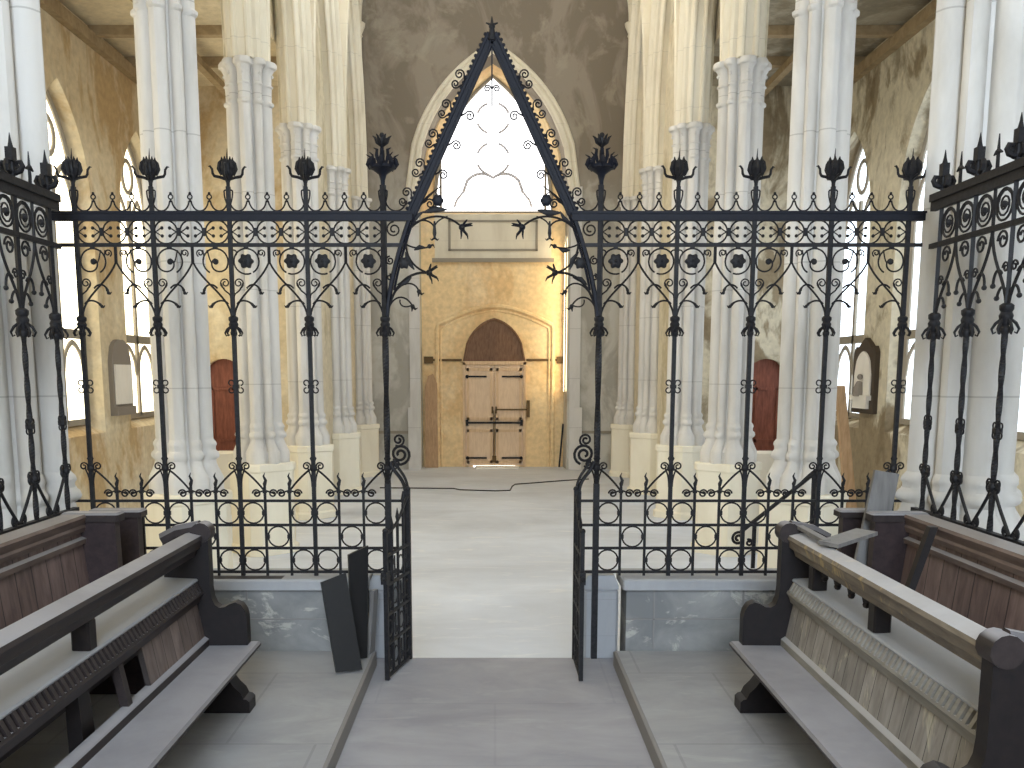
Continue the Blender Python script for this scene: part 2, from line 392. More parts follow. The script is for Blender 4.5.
# arcades -----------------------------------------------------------
COLY = [6.65, 9.95, 13.2, 16.45, 19.75, 23.0]
ZCAP = 6.5
def prof(n=160):
    sh = [(0,0,.215)]
    for k in range(4):
        a = k*PI/2; sh.append((.262*math.cos(a), .262*math.sin(a), .098)); sh.append((.350*math.cos(a), .350*math.sin(a), .020))
        a += PI/4; sh.append((.270*math.cos(a), .270*math.sin(a), .066)); sh.append((.325*math.cos(a), .325*math.sin(a), .016))
    out = []
    for i in range(n):
        t = 2*PI*i/n; ux, uy = math.cos(t), math.sin(t); best = 0
        for cx, cy, r in sh:
            b = ux*cx+uy*cy; d = b*b-(cx*cx+cy*cy)+r*r
            if d >= 0: best = max(best, b+math.sqrt(d))
        out.append(best)
    return out
PF = [r*.82 for r in prof()]
NPF = len(PF)
def ring(sc, z, add=0, soft=0):
    out = []
    for i, r in enumerate(PF):
        t = 2*PI*i/NPF; rr = (r*(1-soft) + .31*soft)*sc + add*(1+0*t)
        out.append((rr*math.cos(t), rr*math.sin(t), z))
    return out
def shaft_mesh(z0, z1):
    return MB().loft([ring(1, z0), ring(1, z1)], True, True).mesh('shaft', M_COLUMN, 50)
def base_mb():
    return MB().loft([ring(1.26,0,soft=.5), ring(1.28,.02,soft=.5), ring(1.28,.17,soft=.5), ring(1.24,.20,soft=.4), ring(1.08,.31), ring(1.06,.35), ring(1.16,.375), ring(1.19,.40), ring(1.16,.43), ring(1.07,.455), ring(1.07,.49), ring(1.11,.51), ring(1.09,.535), ring(1.0,.57)], True, True)
def cap_mb():
    m = MB().loft([ring(1.0,0), ring(1.09,.02), ring(1.10,.05), ring(1.0,.075), ring(1.0,.17), ring(1.02,.24), ring(1.08,.25), ring(1.08,.265), ring(1.01,.28), ring(1.02,.36), ring(1.06,.42), ring(1.13,.452), ring(1.13,.47,soft=.2), ring(1.24,.485,soft=.3), ring(1.26,.50,soft=.3), ring(1.26,.535,soft=.3), ring(1.20,.56,soft=.3)], True, True)
    for k in range(16):   # carved leaf knobs round the bell
        t = 2*PI*k/16; r = PF[int(k*NPF/16)]*1.03
        m.ball((r*math.cos(t), r*math.sin(t), .39), .026, 6)
    return m
def ped_mb():
    def dia(r, c): # diamond with cut corners
        p = []
        for k in range(4):
            a = k*PI/2; u = (math.cos(a), math.sin(a)); w = (-u[1], u[0])
            p += [(u[0]*(r-c)-w[0]*c, u[1]*(r-c)-w[1]*c), (u[0]*(r-c)+w[0]*c, u[1]*(r-c)+w[1]*c)]
        return p
    R = lambda r, c, z: [(x, y, z) for x, y in dia(r, c)]
    return MB().loft([R(.56,.09,0), R(.56,.09,.10), R(.51,.08,.13), R(.51,.08,1.14), R(.54,.085,1.16), R(.54,.085,1.24), R(.52,.08,1.26)], True, True)
ME_BASE, ME_CAP, ME_PED = base_mb().mesh('base', M_COLUMN, 40), cap_mb().mesh('capital', M_COLUMN, 40), ped_mb().mesh('pedestal', M_PED, 20)
ME_SH = shaft_mesh(1.80, ZCAP-.55); ME_SHT = shaft_mesh(1.80, 9.4)
CL = ['nearest column of the %s arcade, where the iron screen is fixed', 'second column of the %s arcade, tall shaft seen just beyond the screen', 'third column of the %s arcade, first one with its capital in sight',
      'fourth column of the %s arcade, its moulded arch springing overhead', 'fifth column of the %s arcade, partly hidden by the one before it', 'last and smallest-looking column of the %s arcade, next to the end wall']
for sx, nm in ((-1,'left'), (1,'right')):
    for k, y in enumerate(COLY):
        t = thing('clustered_column', 'white stone clustered ' + CL[k] % nm, 'column', (sx*((3.36 if sx < 0 else 3.27) if k == 0 else 3.25), y, .002), 0, None, 'thing')
        put('pedestal', ME_PED, t); put('base', ME_BASE, t, (0,0,1.24))
        put('shaft', ME_SH, t); put('capital', ME_CAP, t, (0,0,ZCAP-.56))
        if k == 0:
            for ch in t.children: ch.scale = (1.24,1.24,1)
    # arcade wall above, pointed arches between columns
    ys = [.1, 3.4] + COLY + [26.25]
    A0 = .31
    ops = [dict(c=(a+b)/2, af=(b-a)/2-A0+.2, ab=(b-a)/2-A0+.2, hf=4.3, hb=4.3, zs=ZCAP, sillf=ZCAP, sillb=ZCAP, n=18) for a, b in zip(ys[:7], ys[1:8])]
    mb = wall_mb(MB(), lambda s,d,z: (sx*(3.28+d), s, z), -4.6, YEND+1.7, ZCAP, 14, .24, ops)
    wl = mb.build('wall_arcade_'+nm, M_SPANDREL); struct(wl, 'pale plaster wall carried by the %s row of pointed arches' % nm, 'wall')
    half = [(.32,-.27),(.29,-.295),(.25,-.29),(.225,-.26),(.215,-.22),(.18,-.20),(.15,-.225),(.11,-.225),(.08,-.19),(.085,-.14),(.05,-.12),(.02,-.13),(-.01,-.10),(-.01,-.07),(.03,-.045)]
    sec = half + [(a, -b) for a, b in half[::-1]]
    for q in ops:
        a0 = q['af']-.2; rings = []
        for i in range(27):
            t = -1+2*i/26
            rings.append([(sx*(3.25+dd), q['c']+t*(a0+off), parch(q['c']+t*(a0+off), q['c'], a0+off, 4.2+off*1.6, ZCAP)) for off, dd in sec])
        MB().loft(rings, True, True).build('arch_moulding', M_ARCH, wl)
    # solid blank wall behind the last bays
    b0, b1 = sorted((sx*3.3, sx*3.42))
    o = MB().box(b0, b1, 18.4, YEND+.3, 0, 8.9).build('wall_bay_'+nm, M_SPANDREL); struct(o, 'blank plaster infill wall behind the last columns of the %s arcade' % nm, 'wall')
    # slim corner shaft against the end wall
    t = thing('wall_shaft', 'thin pale shaft with a small capital in the %s corner of the end wall' % nm, 'shaft', (sx*3.3, YEND-.13, 0), 0, None, 'thing')
    MB().lathe([(.075,.9),(.075,10.55)], 12).build('shaft', M_ARCH, t)
    MB().lathe([(.08,10.5),(.10,10.53),(.08,10.57),(.16,10.74),(.17,10.82),(.14,10.84)], 12).build('capital', M_ARCH, t)
    MB().lathe([(.17,0),(.17,.75),(.12,.8),(.13,.85),(.075,.95)], 12).build('base', M_ARCH, t)
    MB().tube(bez((0,0,10.84),(0,0,11.6),(-sx*.2,0,12.3),(-sx*1.2,0,12.9)), .08, 8).build('rib', M_ARCH, t)
    # vaulting pilaster strips beside the tower recess
    b0, b1 = sorted((sx*1.90, sx*2.23))
    o = MB().box(b0, b1, YEND-.10, YEND+.005, 0, 1.6).box(*sorted((sx*1.90, sx*2.17)), YEND-.06, YEND+.005, 1.6, 7.05).build('trim_pilaster_'+nm, M_COLUMN); struct(o, 'pale stone pilaster strip on the %s edge of the doorway recess' % nm, 'trim')
    b0, b1 = sorted((sx*2.24, sx*3.1))
    o = MB().box(b0, b1, YEND-.05, YEND+.005, .93, 1.0).build('trim_ledge_'+nm, M_TRACERY); struct(o, 'thin grey stone ledge low on the end wall, %s of the recess' % nm, 'trim')

# end wall with the tall tower recess
M = lambda s,d,z: (s, YEND+d, z)
mb = wall_mb(MB(), M, -3.6, 3.6, 0, 14, .7, [dict(c=-.05, af=1.90, ab=1.86, hf=3.25, hb=3.2, zs=6.95, sillf=0, sillb=0, n=24)])
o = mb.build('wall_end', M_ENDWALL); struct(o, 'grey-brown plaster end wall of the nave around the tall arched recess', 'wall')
YB = YEND+.70
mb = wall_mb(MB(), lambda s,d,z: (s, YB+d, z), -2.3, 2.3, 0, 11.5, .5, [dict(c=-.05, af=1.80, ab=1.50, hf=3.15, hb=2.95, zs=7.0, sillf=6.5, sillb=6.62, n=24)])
o = mb.build('wall_recess', M_WARMLIT); struct(o, 'wall inside the recess above the double doors, warm light in its colour', 'wall')
pl = MB()
for dd, a, hh, r in ((0,1.98,3.32,.09), (-.04,2.12,3.44,.06)):
    pl.tube([(s, YEND+dd, z) for s, z in parch_pts(-.05, a, hh, 6.95, 26)], r, 8)
o = pl.build('trim_recess_arch', M_ARCH); struct(o, 'moulded pale stone arch framing the great window', 'arch moulding')
# great window
w = thing('window_1', 'great pointed window blazing white over the double doors', 'window', (-.05, YB+.4, 0), 0, None, 'structure')
pts = parch_pts(0, 1.52, 2.97, 7.0, 24); loop = [(-1.52,6.6)] + pts + [(1.52,6.6)]
MB().prism(loop, .06, .08).build('pane', glow('west_window_daylight', (1.0,1.0,1.0), 3.2, lead=0), w)
fr = MB().tube(xz(loop), .05, 6, True)
for x in (-1.36, 1.36): fr.box(x-.03, x+.03, -.03, .03, 6.6, parch(x, 0, 1.52, 2.97, 7.0))
fr.build('window_frame', M_TRACERY, w)
ld = MB()
for cz, rx, rz in ((8.95,.42,.38), (7.95,.42,.40)):
    for a0, a1 in ((110,160), (200,250), (20,70), (290,340)):
        ld.tube([(rx*math.cos(math.radians(a0+(a1-a0)*i/8)), 0, cz+rz*math.sin(math.radians(a0+(a1-a0)*i/8))) for i in range(9)], .03, 5)
ld.tube([(s, 0, z) for s, z in parch_pts(0, .78, .38, 7.1, 14)], .038, 5)
for sx in (-1, 1): ld.tube(bez((sx*1.0,0,6.75),(sx*.95,0,7.0),(sx*.85,0,7.0),(sx*.8,0,7.1)), .03, 5)
ld.build('leading', M_LEADGREY, w)
big = thing('window_%d' % 40, 'added glowing slit lighting the doorway recess from its right-hand reveal', 'window', (0,0,0), 0, None, 'structure')  # slit and glowing pane added to brighten the recess warmly
MB().prism([(YEND+.16,2.0)] + [(q, z) for q, z in parch_pts(YEND+.33,.17,.3,5.6,8)] + [(YEND+.50,2.0)], 1.79, 1.815, 'x').build('pane', glow('added_slit_glow', (1.0,.78,.48), 10.0, lead=0), big)
MB().tube([(1.80,YEND+.16,2.0)] + [(1.80,q,z) for q, z in parch_pts(YEND+.33,.17,.3,5.6,8)] + [(1.80,YEND+.50,2.0)], .025, 6, True).build('window_frame', M_ARCH, big)
# plaque band under the window
pq = MB().box(-1.55, 1.45, YB-.07, YB+.001, 5.32, 6.5).build('trim_plaque_band', M_ARCH); struct(pq, 'pale stone band with a framed blank panel under the great window', 'plaque')
fr = MB()
for a, b, c, d in ((-1.2,1.1,5.58,5.63),(-1.2,1.1,6.30,6.35),(-1.2,-1.14,5.58,6.35),(1.04,1.1,5.58,6.35)): fr.box(a,b,YB-.10,YB-.069,c,d)
fr.box(-1.62,1.52,YB-.11,YB-.069,5.30,5.40)
fr.build('panel_frame', M_TRACERY, pq)
# depressed-arch door surround (roll moulding) and string course
def dep(a, zsh, ztop, n=18):
    return [(-a,0)] + [(-a, zsh-.12), (-a*.98, zsh)] + [(-a*.98+2*a*.98*i/n, zsh + (ztop-zsh)*(1-abs(-1+2*i/n)**1.7)) for i in range(1,n)] + [(a*.98, zsh), (a, zsh-.12), (a,0)]
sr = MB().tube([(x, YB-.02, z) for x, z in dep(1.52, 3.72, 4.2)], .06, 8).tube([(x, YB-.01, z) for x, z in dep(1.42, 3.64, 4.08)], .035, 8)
o = sr.build('trim_door_surround', M_WARMLIT); struct(o, 'low-arched moulding around the double doors, warm light in its colour', 'door surround')
o = MB().box(-1.86, -.87, YB-.035, YB+.001, 2.78, 2.84).box(.82, 1.8, YB-.035, YB+.001, 2.78, 2.84).box(-1.86,-1.62,YB-.06,YB+.001,2.72,2.9).box(1.62,1.8,YB-.06,YB+.001,2.72,2.9).build('trim_string_course', M_STRING); struct(o, 'thin dark string course across the recess at the door head', 'trim')
# double doors
d = thing('door_1', 'tan double doors under a dark pointed lunette at the far end of the nave', 'door', (-.02, YB, 0), 0, None, 'structure'); d.scale = (.9,1,1)
lun = MB().prism([(-.86,2.76)] + parch_pts(0, .86, 1.06, 2.78, 18) + [(.86,2.76)], -.03, .0); lun.build('lunette', M_LUN, d)
MB().box(-.02,.02,-.05,-.029,2.78,3.80).tube([(s,-.035,z) for s, z in parch_pts(0,.88,1.08,2.78,18)], .035, 6).build('lunette_rib', M_LUN, d)
MB().box(-.92,-.85,-.09,.001,0,2.76).box(.85,.92,-.09,.001,0,2.76).box(-.92,.92,-.09,.001,2.69,2.78).build('door_frame', M_DOOR, d)
for sx in (-1, 1):
    x0, x1 = sorted((sx*.012, sx*.845))
    lf = MB().box(x0, x1, -.05, 0, .04, 2.68).build('door_leaf', M_DOORPINK, d)
    fr = MB()
    for z0, z1 in ((.1,1.0),(1.24,2.6)):
        e = .075
        fr.box(x0+.04,x1-.04,-.075,-.049,z0,z0+e).box(x0+.04,x1-.04,-.075,-.049,z1-e,z1).box(x0+.04,x0+.04+e,-.075,-.049,z0,z1).box(x1-.04-e,x1-.04,-.075,-.049,z0,z1)
    fr.build('panel_moulding', M_DOOR, lf)
    for z in (2.36, .22):
        h = MB(); xa, xb = sorted((sx*.22, sx*.80)); h.box(xa,xb,-.092,-.074,z,z+.045).ball((sx*.79,-.085,z+.02),.05,8); h.build('strap_hinge', M_IRON, lf)
    MB().box(*sorted((sx*.012,sx*.034)),-.09,-.049,.15,1.5).build('bolt', M_STRING, lf)
MB().box(-.80,.80,-.115,-.09,1.15,1.20).box(-.84,-.76,-.12,-.074,1.10,1.25).box(.76,.84,-.12,-.074,1.10,1.25).build('door_bar', M_IRON, d)
MB().box(.03,.98,-.11,-.09,1.50,1.54).box(.95,1.04,-.12,-.0,1.32,1.76).box(-.08,-.03,-.11,-.074,1.42,1.6).box(.03,.08,-.11,-.074,1.42,1.6).box(-.06,.06,-.10,-.074,.12,.3).build('lock_bar', M_STRING, d)
MB().box(-.62,.62,-.055,-.045,.004,.038).build('lit_gap', glow('door_gap_daylight', (1.0,.97,.9), 4.0, lead=0), d)
t = tag(MB().cbox(-.52, .62, YB-.62, YB-.22, .001, .05, .006).build('door_mat', M_MARBLE), 'pale slab standing for the light strip at the foot of the double doors', 'slab')  # pale slab in place of daylight spilling out under the doors
# boards leaning in the recess
b = MB().prism([(-1.84,.0),(-1.50,.0),(-1.52,2.2),(-1.62,2.46),(-1.76,2.4),(-1.84,2.1)], 0, .04); b.xform(Matrix.Translation((0,YB-.30,.005)) @ Matrix.Rotation(math.radians(-5),4,'X'))
tag(b.build('leaning_board', M_TANBOARD), 'tall tan board leaning in the left side of the doorway recess', 'board')
b = MB().box(-.022,.022,-.022,.022,0,1.15); b.xform(Matrix.Translation((1.70,YB-.16,.005)) @ Matrix.Rotation(math.radians(5),4,'Y') @ Matrix.Rotation(math.radians(-5),4,'X'))
tag(b.build('thin_stick', M_PEWDARK), 'thin dark stick leaning in the right side of the doorway recess', 'stick')

# roofs, chancel end, clerestory (out of the frame, but they shape the light)
o = MB().box(-3.6,3.6,-4.6,26.2,14,14.2).build('ceiling_nave', M_ROOF); struct(o)
o = MB().box(-6.9,6.9,-4.9,-4.6,0,14.2).build('wall_chancel_end', M_CHANCEL); struct(o)
def big_pane(name, pts, col, st, thick_axis, label):
    w = thing(name, label, 'window', (0,0,0), 0, None, 'structure')
    MB().loft(pts, True, True).build('pane', glow(name+'_light', col, st, lead=0), w); return w
for k, y in enumerate((8.3, 11.6, 14.8, 18.0)):
    for sx in (-1, 1):
        loop = [(y-.8,11.3)] + parch_pts(y,.8,1.0,12.3,10) + [(y+.8,11.3)]
        big_pane('window_%d' % n_w, [[(sx*3.25, a, z) for a, z in loop], [(sx*3.279, a, z) for a, z in loop]], SOFT if sx < 0 else COOL, 19, 'x',
                 'clerestory window high over the %s arcade, number %d from the screen' % ('left' if sx < 0 else 'right', k+1)); n_w += 1
loop = [(-1.6,3.0)] + parch_pts(0,1.6,2.6,6.0,16) + [(1.6,3.0)]
big_pane('window_%d' % n_w, [[(a,-4.60,z) for a, z in loop],[(a,-4.58,z) for a, z in loop]], (.74,.86,1.0), 29, 'y', 'chancel end window'); n_w += 1

# wall tablets ------------------------------------------------------
t = thing('wall_tablet', 'narrow white memorial tablet with a pointed grey surround on the left aisle wall', 'tablet', (-XW, 15.80, 0))
def yzp(poly, x0, x1): return MB().prism(poly, x0, x1, 'x')
yzp([(-.40,1.8)] + parch_pts(0,.40,.34,2.68,10) + [(.40,1.8)], 0, .07).build('surround', M_TABGREY, t)
yzp([(-.34,1.98),(-.34,2.62),(.34,2.62),(.34,1.98)], .069, .10).build('inscription_slab', M_MARBLE, t)
yzp([(-.40,1.80),(-.40,1.94),(.40,1.94),(.40,1.80)], .069, .12).build('sill', M_TABGREY, t)
t = thing('wall_tablet', 'white memorial relief with a figure in a dark scalloped surround, right aisle', 'tablet', (XW, 15.95, 0))
yzp([(-.46,1.82),(-.46,2.82),(-.38,2.92),(-.30,2.89),(-.16,2.98),(0,3.06),(.16,2.98),(.30,2.89),(.38,2.92),(.46,2.82),(.46,1.82)], -.08, 0).build('surround', M_TABDARK, t)
yzp([(-.34,2.12)] + parch_pts(0,.34,.38,2.46,10) + [(.34,2.12)], -.105, -.079).build('arched_slab', M_MARBLE, t)
MB().box(-.16,-.079,-.38,.38,2.04,2.12).box(-.13,-.079,-.30,.30,1.9,2.04).build('sill', M_MARBLE, t)
fg = MB().tube([(-.13,.02,2.12),(-.15,.0,2.24),(-.15,-.03,2.34)], [.10,.08,.045], 8).ball((-.15,-.04,2.42),.05,8).tube([(-.15,-.03,2.33),(-.15,.1,2.28),(-.14,.14,2.14)], [.03,.03,.025], 6)
fg.build('relief_figure', M_TABGREY, t)

# low stone dado walls under the screen, gate piers ------------------
YS = 6.65
for sx, nm in ((-1,'left'), (1,'right')):
    b0, b1 = sorted((sx*.93, sx*2.95))
    w = MB().box(b0, b1, 6.56, 6.86, .002, .99).build('wall_dado_'+nm, M_DADO); struct(w, 'low weathered stone wall carrying the %s half of the iron screen' % nm, 'low wall')
    b0, b1 = sorted((sx*.90, sx*2.95)); MB().cbox(b0, b1, 6.51, 6.91, .985, 1.062, .012).build('coping', M_PIER, w)
    ba = MB()
    for xj in (1.12, 1.75, 2.35): ba.box(*sorted((sx*xj, sx*(xj+.012))), 6.553, 6.561, ZC+.1, .985)
    ba.box(*sorted((sx*.93, sx*2.9)), 6.553, 6.561, .76, .77)
    ba.build('joint', M_KERB, w)
    t = thing('gate_pier', 'short pale stone pier at the %s side of the gateway' % nm, 'pier', (sx*.775-.01, 6.80, .002))
    MB().cbox(-.125,.125,-.13,.13,0,ZC+.50,.02).build('shaft', M_PIER, t)
    MB().loft([[(-a,-a,z),(a,-a,z),(a,a,z),(-a,a,z)] for a, z in ((.125,ZC+.50),(.125,ZC+.53),(.095,ZC+.60))], True, True).build('cap', M_PIER, t)
    # chancel side dado below the parclose
    b0, b1 = sorted((sx*2.66, sx*2.86))
    w = MB().box(b0, b1, 2.0, 6.15, ZC, 1.0).build('wall_side_dado_'+nm, M_DADO); struct(w, 'low stone wall behind the %s stalls under the side screen' % nm, 'low wall')

# ------------------------------------------------------------------ IRON SCREEN
POST = [.735, 1.256, 1.777, 2.298, 2.82]
BAY = .521
R1, R2 = .0085, .0065
Z_TOP, Z_MID, Z_COL, Z_LOW = 3.543, 3.353, 2.86, 1.60
screen = thing('iron_screen', 'black wrought-iron rood screen with a pointed gable across the whole chancel opening', 'screen', (-.02, YS, 0))
def fin_bud():
    m = MB().lathe([(.016,0),(.018,.05),(.03,.08),(.058,.12),(.066,.155),(.058,.19),(.038,.215),(.02,.225)], 12)
    for k in range(6):      # petals with turned-out tips
        a = k*PI/3+.3; c, s = math.cos(a), math.sin(a)
        m.tube([(.05*c,.05*s,.11),(.070*c,.070*s,.155),(.062*c,.062*s,.195),(.046*c,.046*s,.22),(.050*c,.050*s,.245)], [.018,.028,.024,.014,.003], 5)
    m.tube([(0,0,.2),(0,0,.25),(.004,0,.31)], [.012,.007,.002], 5)
    return m
def fin_prongs():
    m = MB()
    for k in range(4):
        a = k*PI/2+.12; c, s = math.cos(a), math.sin(a)
        m.tube([(r*c, r*s, z) for r, z in ((.015,.07),(.06,.085),(.115,.095),(.128,.115),(.132,.15),(.150,.175),(.165,.172))], [.013,.013,.013,.012,.011,.009,.004], 5)
    return m
def fin_crown():
    m = MB().lathe([(.018,0),(.02,.06),(.035,.11),(.085,.15),(.12,.165),(.115,.19),(.06,.20)], 14)
    for k in range(8):
        a = k*PI/4; c, s = math.cos(a), math.sin(a)
        m.tube([(r*c, r*s, z) for r, z in ((.10,.16),(.122,.20),(.112,.24),(.105,.265),(.14,.285))], [.016,.024,.018,.009,.003], 5)
        if k % 2 == 0: m.tube([(r*c, r*s, z) for r, z in ((.03,.2),(.05,.28),(.045,.33),(.075,.345))], [.012,.016,.014,.003], 5)
    return m
def fin_crown_top():
    m = MB().tube([(0,0,.18),(0,0,.32),(0,0,.40)], [.014,.012,.016], 6)
    for k in range(6):
        a = k*PI/3; c, s = math.cos(a), math.sin(a)
        m.tube([(.008*c,.008*s,.33),(.04*c,.04*s,.36),(.055*c,.055*s,.40),(.075*c,.075*s,.415)], [.008,.014,.010,.003], 5)
    m.ball((0,0,.42),.022,8)
    return m
def collar_mb():
    m = MB().lathe([(.014,-.10),(.024,-.085),(.024,-.07),(.016,-.06),(.03,-.035),(.034,-.015),(.026,.0),(.034,.012),(.034,.03),(.02,.04)], 10)
    for k in range(6):
        a = k*PI/3; c, s = math.cos(a), math.sin(a)
        m.tube([(r*c, r*s, z) for r, z in ((.02,-.03),(.045,-.05),(.06,-.075),(.052,-.095),(.04,-.088))], [.007,.008,.007,.005,.004], 5)
    return m
def knot_mb():
    m = MB().box(-.02,.02,-.02,.02,-.014,.014)
    for sx in (-1,1):
        for sz in (-1,1): m.tube(arc(sx*.032, sz*.026, .018, -90 if sz > 0 else 90, (200 if sx > 0 else -380) if sz > 0 else (-200 if sx > 0 else 380), 12), .005, 5)
    return m
def spiral(m, cx, cz, r, turns, a0, sgn, th, r_in=.25, n=20, y=0):
    m.tube(arc(cx, cz, r, a0, a0+sgn*360*turns, n, y, r*r_in), th, 5); return m
def stem_scroll():  # small paired curls above the rail on each post
    m = MB()
    for sx in (-1,1):
        m.tube([(0,0,Z_TOP+.05)] + bez((0,0,Z_TOP+.05),(sx*.02,0,Z_TOP+.09),(sx*.03,0,Z_TOP+.13),(sx*.028,0,Z_TOP+.155),6) + arc(sx*.018, Z_TOP+.158,.011, 0 if sx>0 else 180, 250 if sx>0 else -70, 8), .0055, 5)
    return m
def post_spirals():
    m = MB()
    for sx in (-1,1):
        m.tube(bez((sx*.012,0,1.70),(sx*.012,0,1.78),(sx*.03,0,1.80),(sx*.038,0,1.83),6), .006, 5)
        spiral(m, sx*.048, 1.845, .030, 1.4, 200 if sx>0 else -20, -1 if sx>0 else 1, .006)
    m.ball((0,0,1.83),.028,8)
    m.tube([(0,0,1.86),(-.02,0,1.9),(0,0,1.935),(.02,0,1.9),(0,0,1.86)], .005, 5)
    return m
me = {}
for k, (f, mt) in dict(bud=(fin_bud,M_IRON), prongs=(fin_prongs,M_IRON), crown=(fin_crown,M_IRONFLARE), crown_top=(fin_crown_top,M_IRON), collar=(collar_mb,M_IRON), knot=(knot_mb,M_IRON), stem=(stem_scroll,M_IRON), spirals=(post_spirals,M_IRON)).items():
    me[k] = f().mesh(k, mt)
def post_body(z0, z1, w=.0135, tw=0):
    m = MB(); n = 40
    if tw:
        rings = []
        for i in range(141):
            z = z0+(z1-z0)*i/140; a = PI/4 + (z*tw if z < 2.8 else 2.8*tw)
            rings.append([(w*1.35*math.cos(a+k*PI/2), w*1.35*math.sin(a+k*PI/2), z) for k in range(4)])
        m.loft(rings, True, True)
    else: m.box(-w,w,-w,w,z0,z1)
    return m
ME_POST = post_body(1.062, 3.735).mesh('post', M_IRON, 0); ME_GPOST = post_body(ZC+.002, 3.745, .017, 70).mesh('gate_post', M_IRON, 30)
me_gp2 = MB().box(-.021,.021,-.021,.021,ZC+.002,1.72).mesh('post_foot', M_IRON, 0)
for sx in (-1, 1):
    for k, px in enumerate(POST):
        p = put('gate_post' if k == 0 else 'post', ME_GPOST if k == 0 else ME_POST, screen, (sx*px, 0, 0))
        if k == 0:
            put('crown_finial', me['crown'], p, (0,0,3.73), None, (.78,.78,.74)); put('crown_flower', me['crown_top'], p, (0,0,3.73), None, (.85,.85,.80)); put('post_foot', me_gp2, p)
        else:
            put('bud_finial', me['bud'], p, (0,0,3.715), None, (.72,.72,.86)); put('prong', me['prongs'], p, (0,0,3.725), None, (.76,.76,.80)); put('knot', me['knot'], p, (0,0,2.40))
        put('collar', me['collar'], p, (0,0,Z_COL-.02)); put('curl', me['stem'], p)
        put('spiral', me['spirals'], p)
# rails
for sx in (-1, 1):
    b0, b1 = sorted((sx*.54, sx*2.98))
    MB().box(b0, b1, -.022, .022, Z_TOP-.032, Z_TOP+.024).box(b0, b1, -.03, .03, Z_TOP+.014, Z_TOP+.03).build('top_rail', M_IRONFLARE, screen)
    b0, b1 = sorted((sx*.60, sx*2.98))
    MB().box(b0, b1, -.012, .012, Z_MID-.012, Z_MID+.012).build('middle_rail', M_IRON, screen)
    b0, b1 = sorted((sx*.735, sx*2.98))
    for z in (Z_LOW, 1.427, 1.261, 1.089):
        MB().box(b0, b1, -.009, .009, z-.009, z+.009).build('lower_rail', M_IRON, screen)
def cresting(nb, w):
    m = MB(); st = w/nb
    for i in range(nb):
        x0 = i*st; m.tube(bez((x0+.006,0,Z_TOP+.10),(x0+.02,0,Z_TOP+.01),(x0+st-.02,0,Z_TOP+.01),(x0+st-.006,0,Z_TOP+.10),10), .0058, 5)
        if i: m.tube(arc(x0, Z_TOP+.125, .0155, -90, 270, 10), .005, 5, True); m.ball((x0,0,Z_TOP+.148),.010,6); m.ball((x0,0,Z_TOP+.098),.009,6)
    return m
def frieze(nb, w):
    m = MB(); st = w/nb; r = .078; zc = (Z_TOP-.03+Z_MID+.012)/2
    for i in range(nb):
        c = (i+.5)*st
        m.tube(arc(c, zc, r, 0, 360, 22)[:-1], .006, 5, True)
        for a in range(4):
            qx, qz = (1,-1)[a in (1,2)], (1,-1)[a > 1]
            m.tube(bez((c+qx*r,0,zc),(c+qx*.055,0,zc+qz*.004),(c+qx*.046,0,zc+qz*.02),(c+qx*.027,0,zc+qz*.027),6), .0042, 5)
            m.ball((c+.037*math.cos(a*PI/2+PI/4), 0, zc+.037*math.sin(a*PI/2+PI/4)), .0125, 6)
        for z in (zc-r-.004, zc+r+.004): m.box(c-.02,c+.02,-.010,.010,z-.010,z+.010)
        if i: m.box(i*st-.010,i*st+.010,-.012,.012,zc-.026,zc+.026)
    return m
def bracket(ball):
    """half-bay tracery right of a post: ogee bar, scroll, tendrils; s from the post"""
    m = MB(); h = BAY/2
    bar = bez((.010,0,2.875),(.025,0,3.02),(.19,0,3.09),(h-.004,0,3.235),14)
    m.tube(bar + [(h-.004,0,3.345)], .0072, 5)
    m.tube(bez((.012,0,3.0),(.012,0,3.05),(.05,0,3.02),(.075,0,3.10),8), .0055, 5)
    spiral(m, .046, 3.10, .036, 1.5, -80, 1, .005)
    # big round scroll
    if ball:
        m.tube(arc(.105, 3.245, .085, -60, 210, 20) + arc(.09, 3.235, .07, 200, 420, 14, 0, .03), .006, 5); m.ball((.105,0,3.243),.021,8)
        m.tube(bez((.13,0,3.232),(.15,0,3.26),(.15,0,3.29),(.16,0,3.32),6), .005, 5)
    else:
        m.tube(arc(.105, 3.245, .085, -60, 290, 24), .006, 5)
        m.tube(arc(.02, 3.30, .02, -60, 200, 10), .005, 5)
    spiral(m, .208, 3.300, .026, 1.3, -60, 1, .005); m.tube(bez((.190,0,3.245),(.182,0,3.27),(.182,0,3.29),(.19,0,3.32),5), .005, 5)
    for (x, z) in ((.105,3.335),): m.box(x-.015,x+.015,-.009,.009,z-.008,z+.008)
    return m
def tendril():
    m = MB()
    for p in (((.10,0,3.065),(.13,0,3.105),(.185,0,3.10),(.195,0,3.035)), ((.03,0,2.96),(.055,0,3.0),(.12,0,2.985),(.145,0,2.945))):
        c = bez(*p, 10); m.tube(c, [.0065]*8+[.008,.011,.006], 5)
        m.tube([c[-1], (c[-1][0]+.012,0,c[-1][2]-.006), (c[-1][0]+.022,0,c[-1][2]+.006)], [.010,.007,.003], 5); m.ball(c[-1],.0125,6)
    return m
ME_CREST, ME_FRIEZE = cresting(4, BAY).mesh('cresting', M_IRON), frieze(3, BAY).mesh('frieze', M_IRON)
ME_BR = {b: bracket(b).mesh('arch_bracket', M_IRON) for b in (True, False)}
ME_TEN = tendril().mesh('tendril', M_IRON)
ME_ROS = MB().disc((0,0,0), .046, .006, 36, -.018, .012).ball((0,-.02,0),.016,8).mesh('rosette', M_IRON)
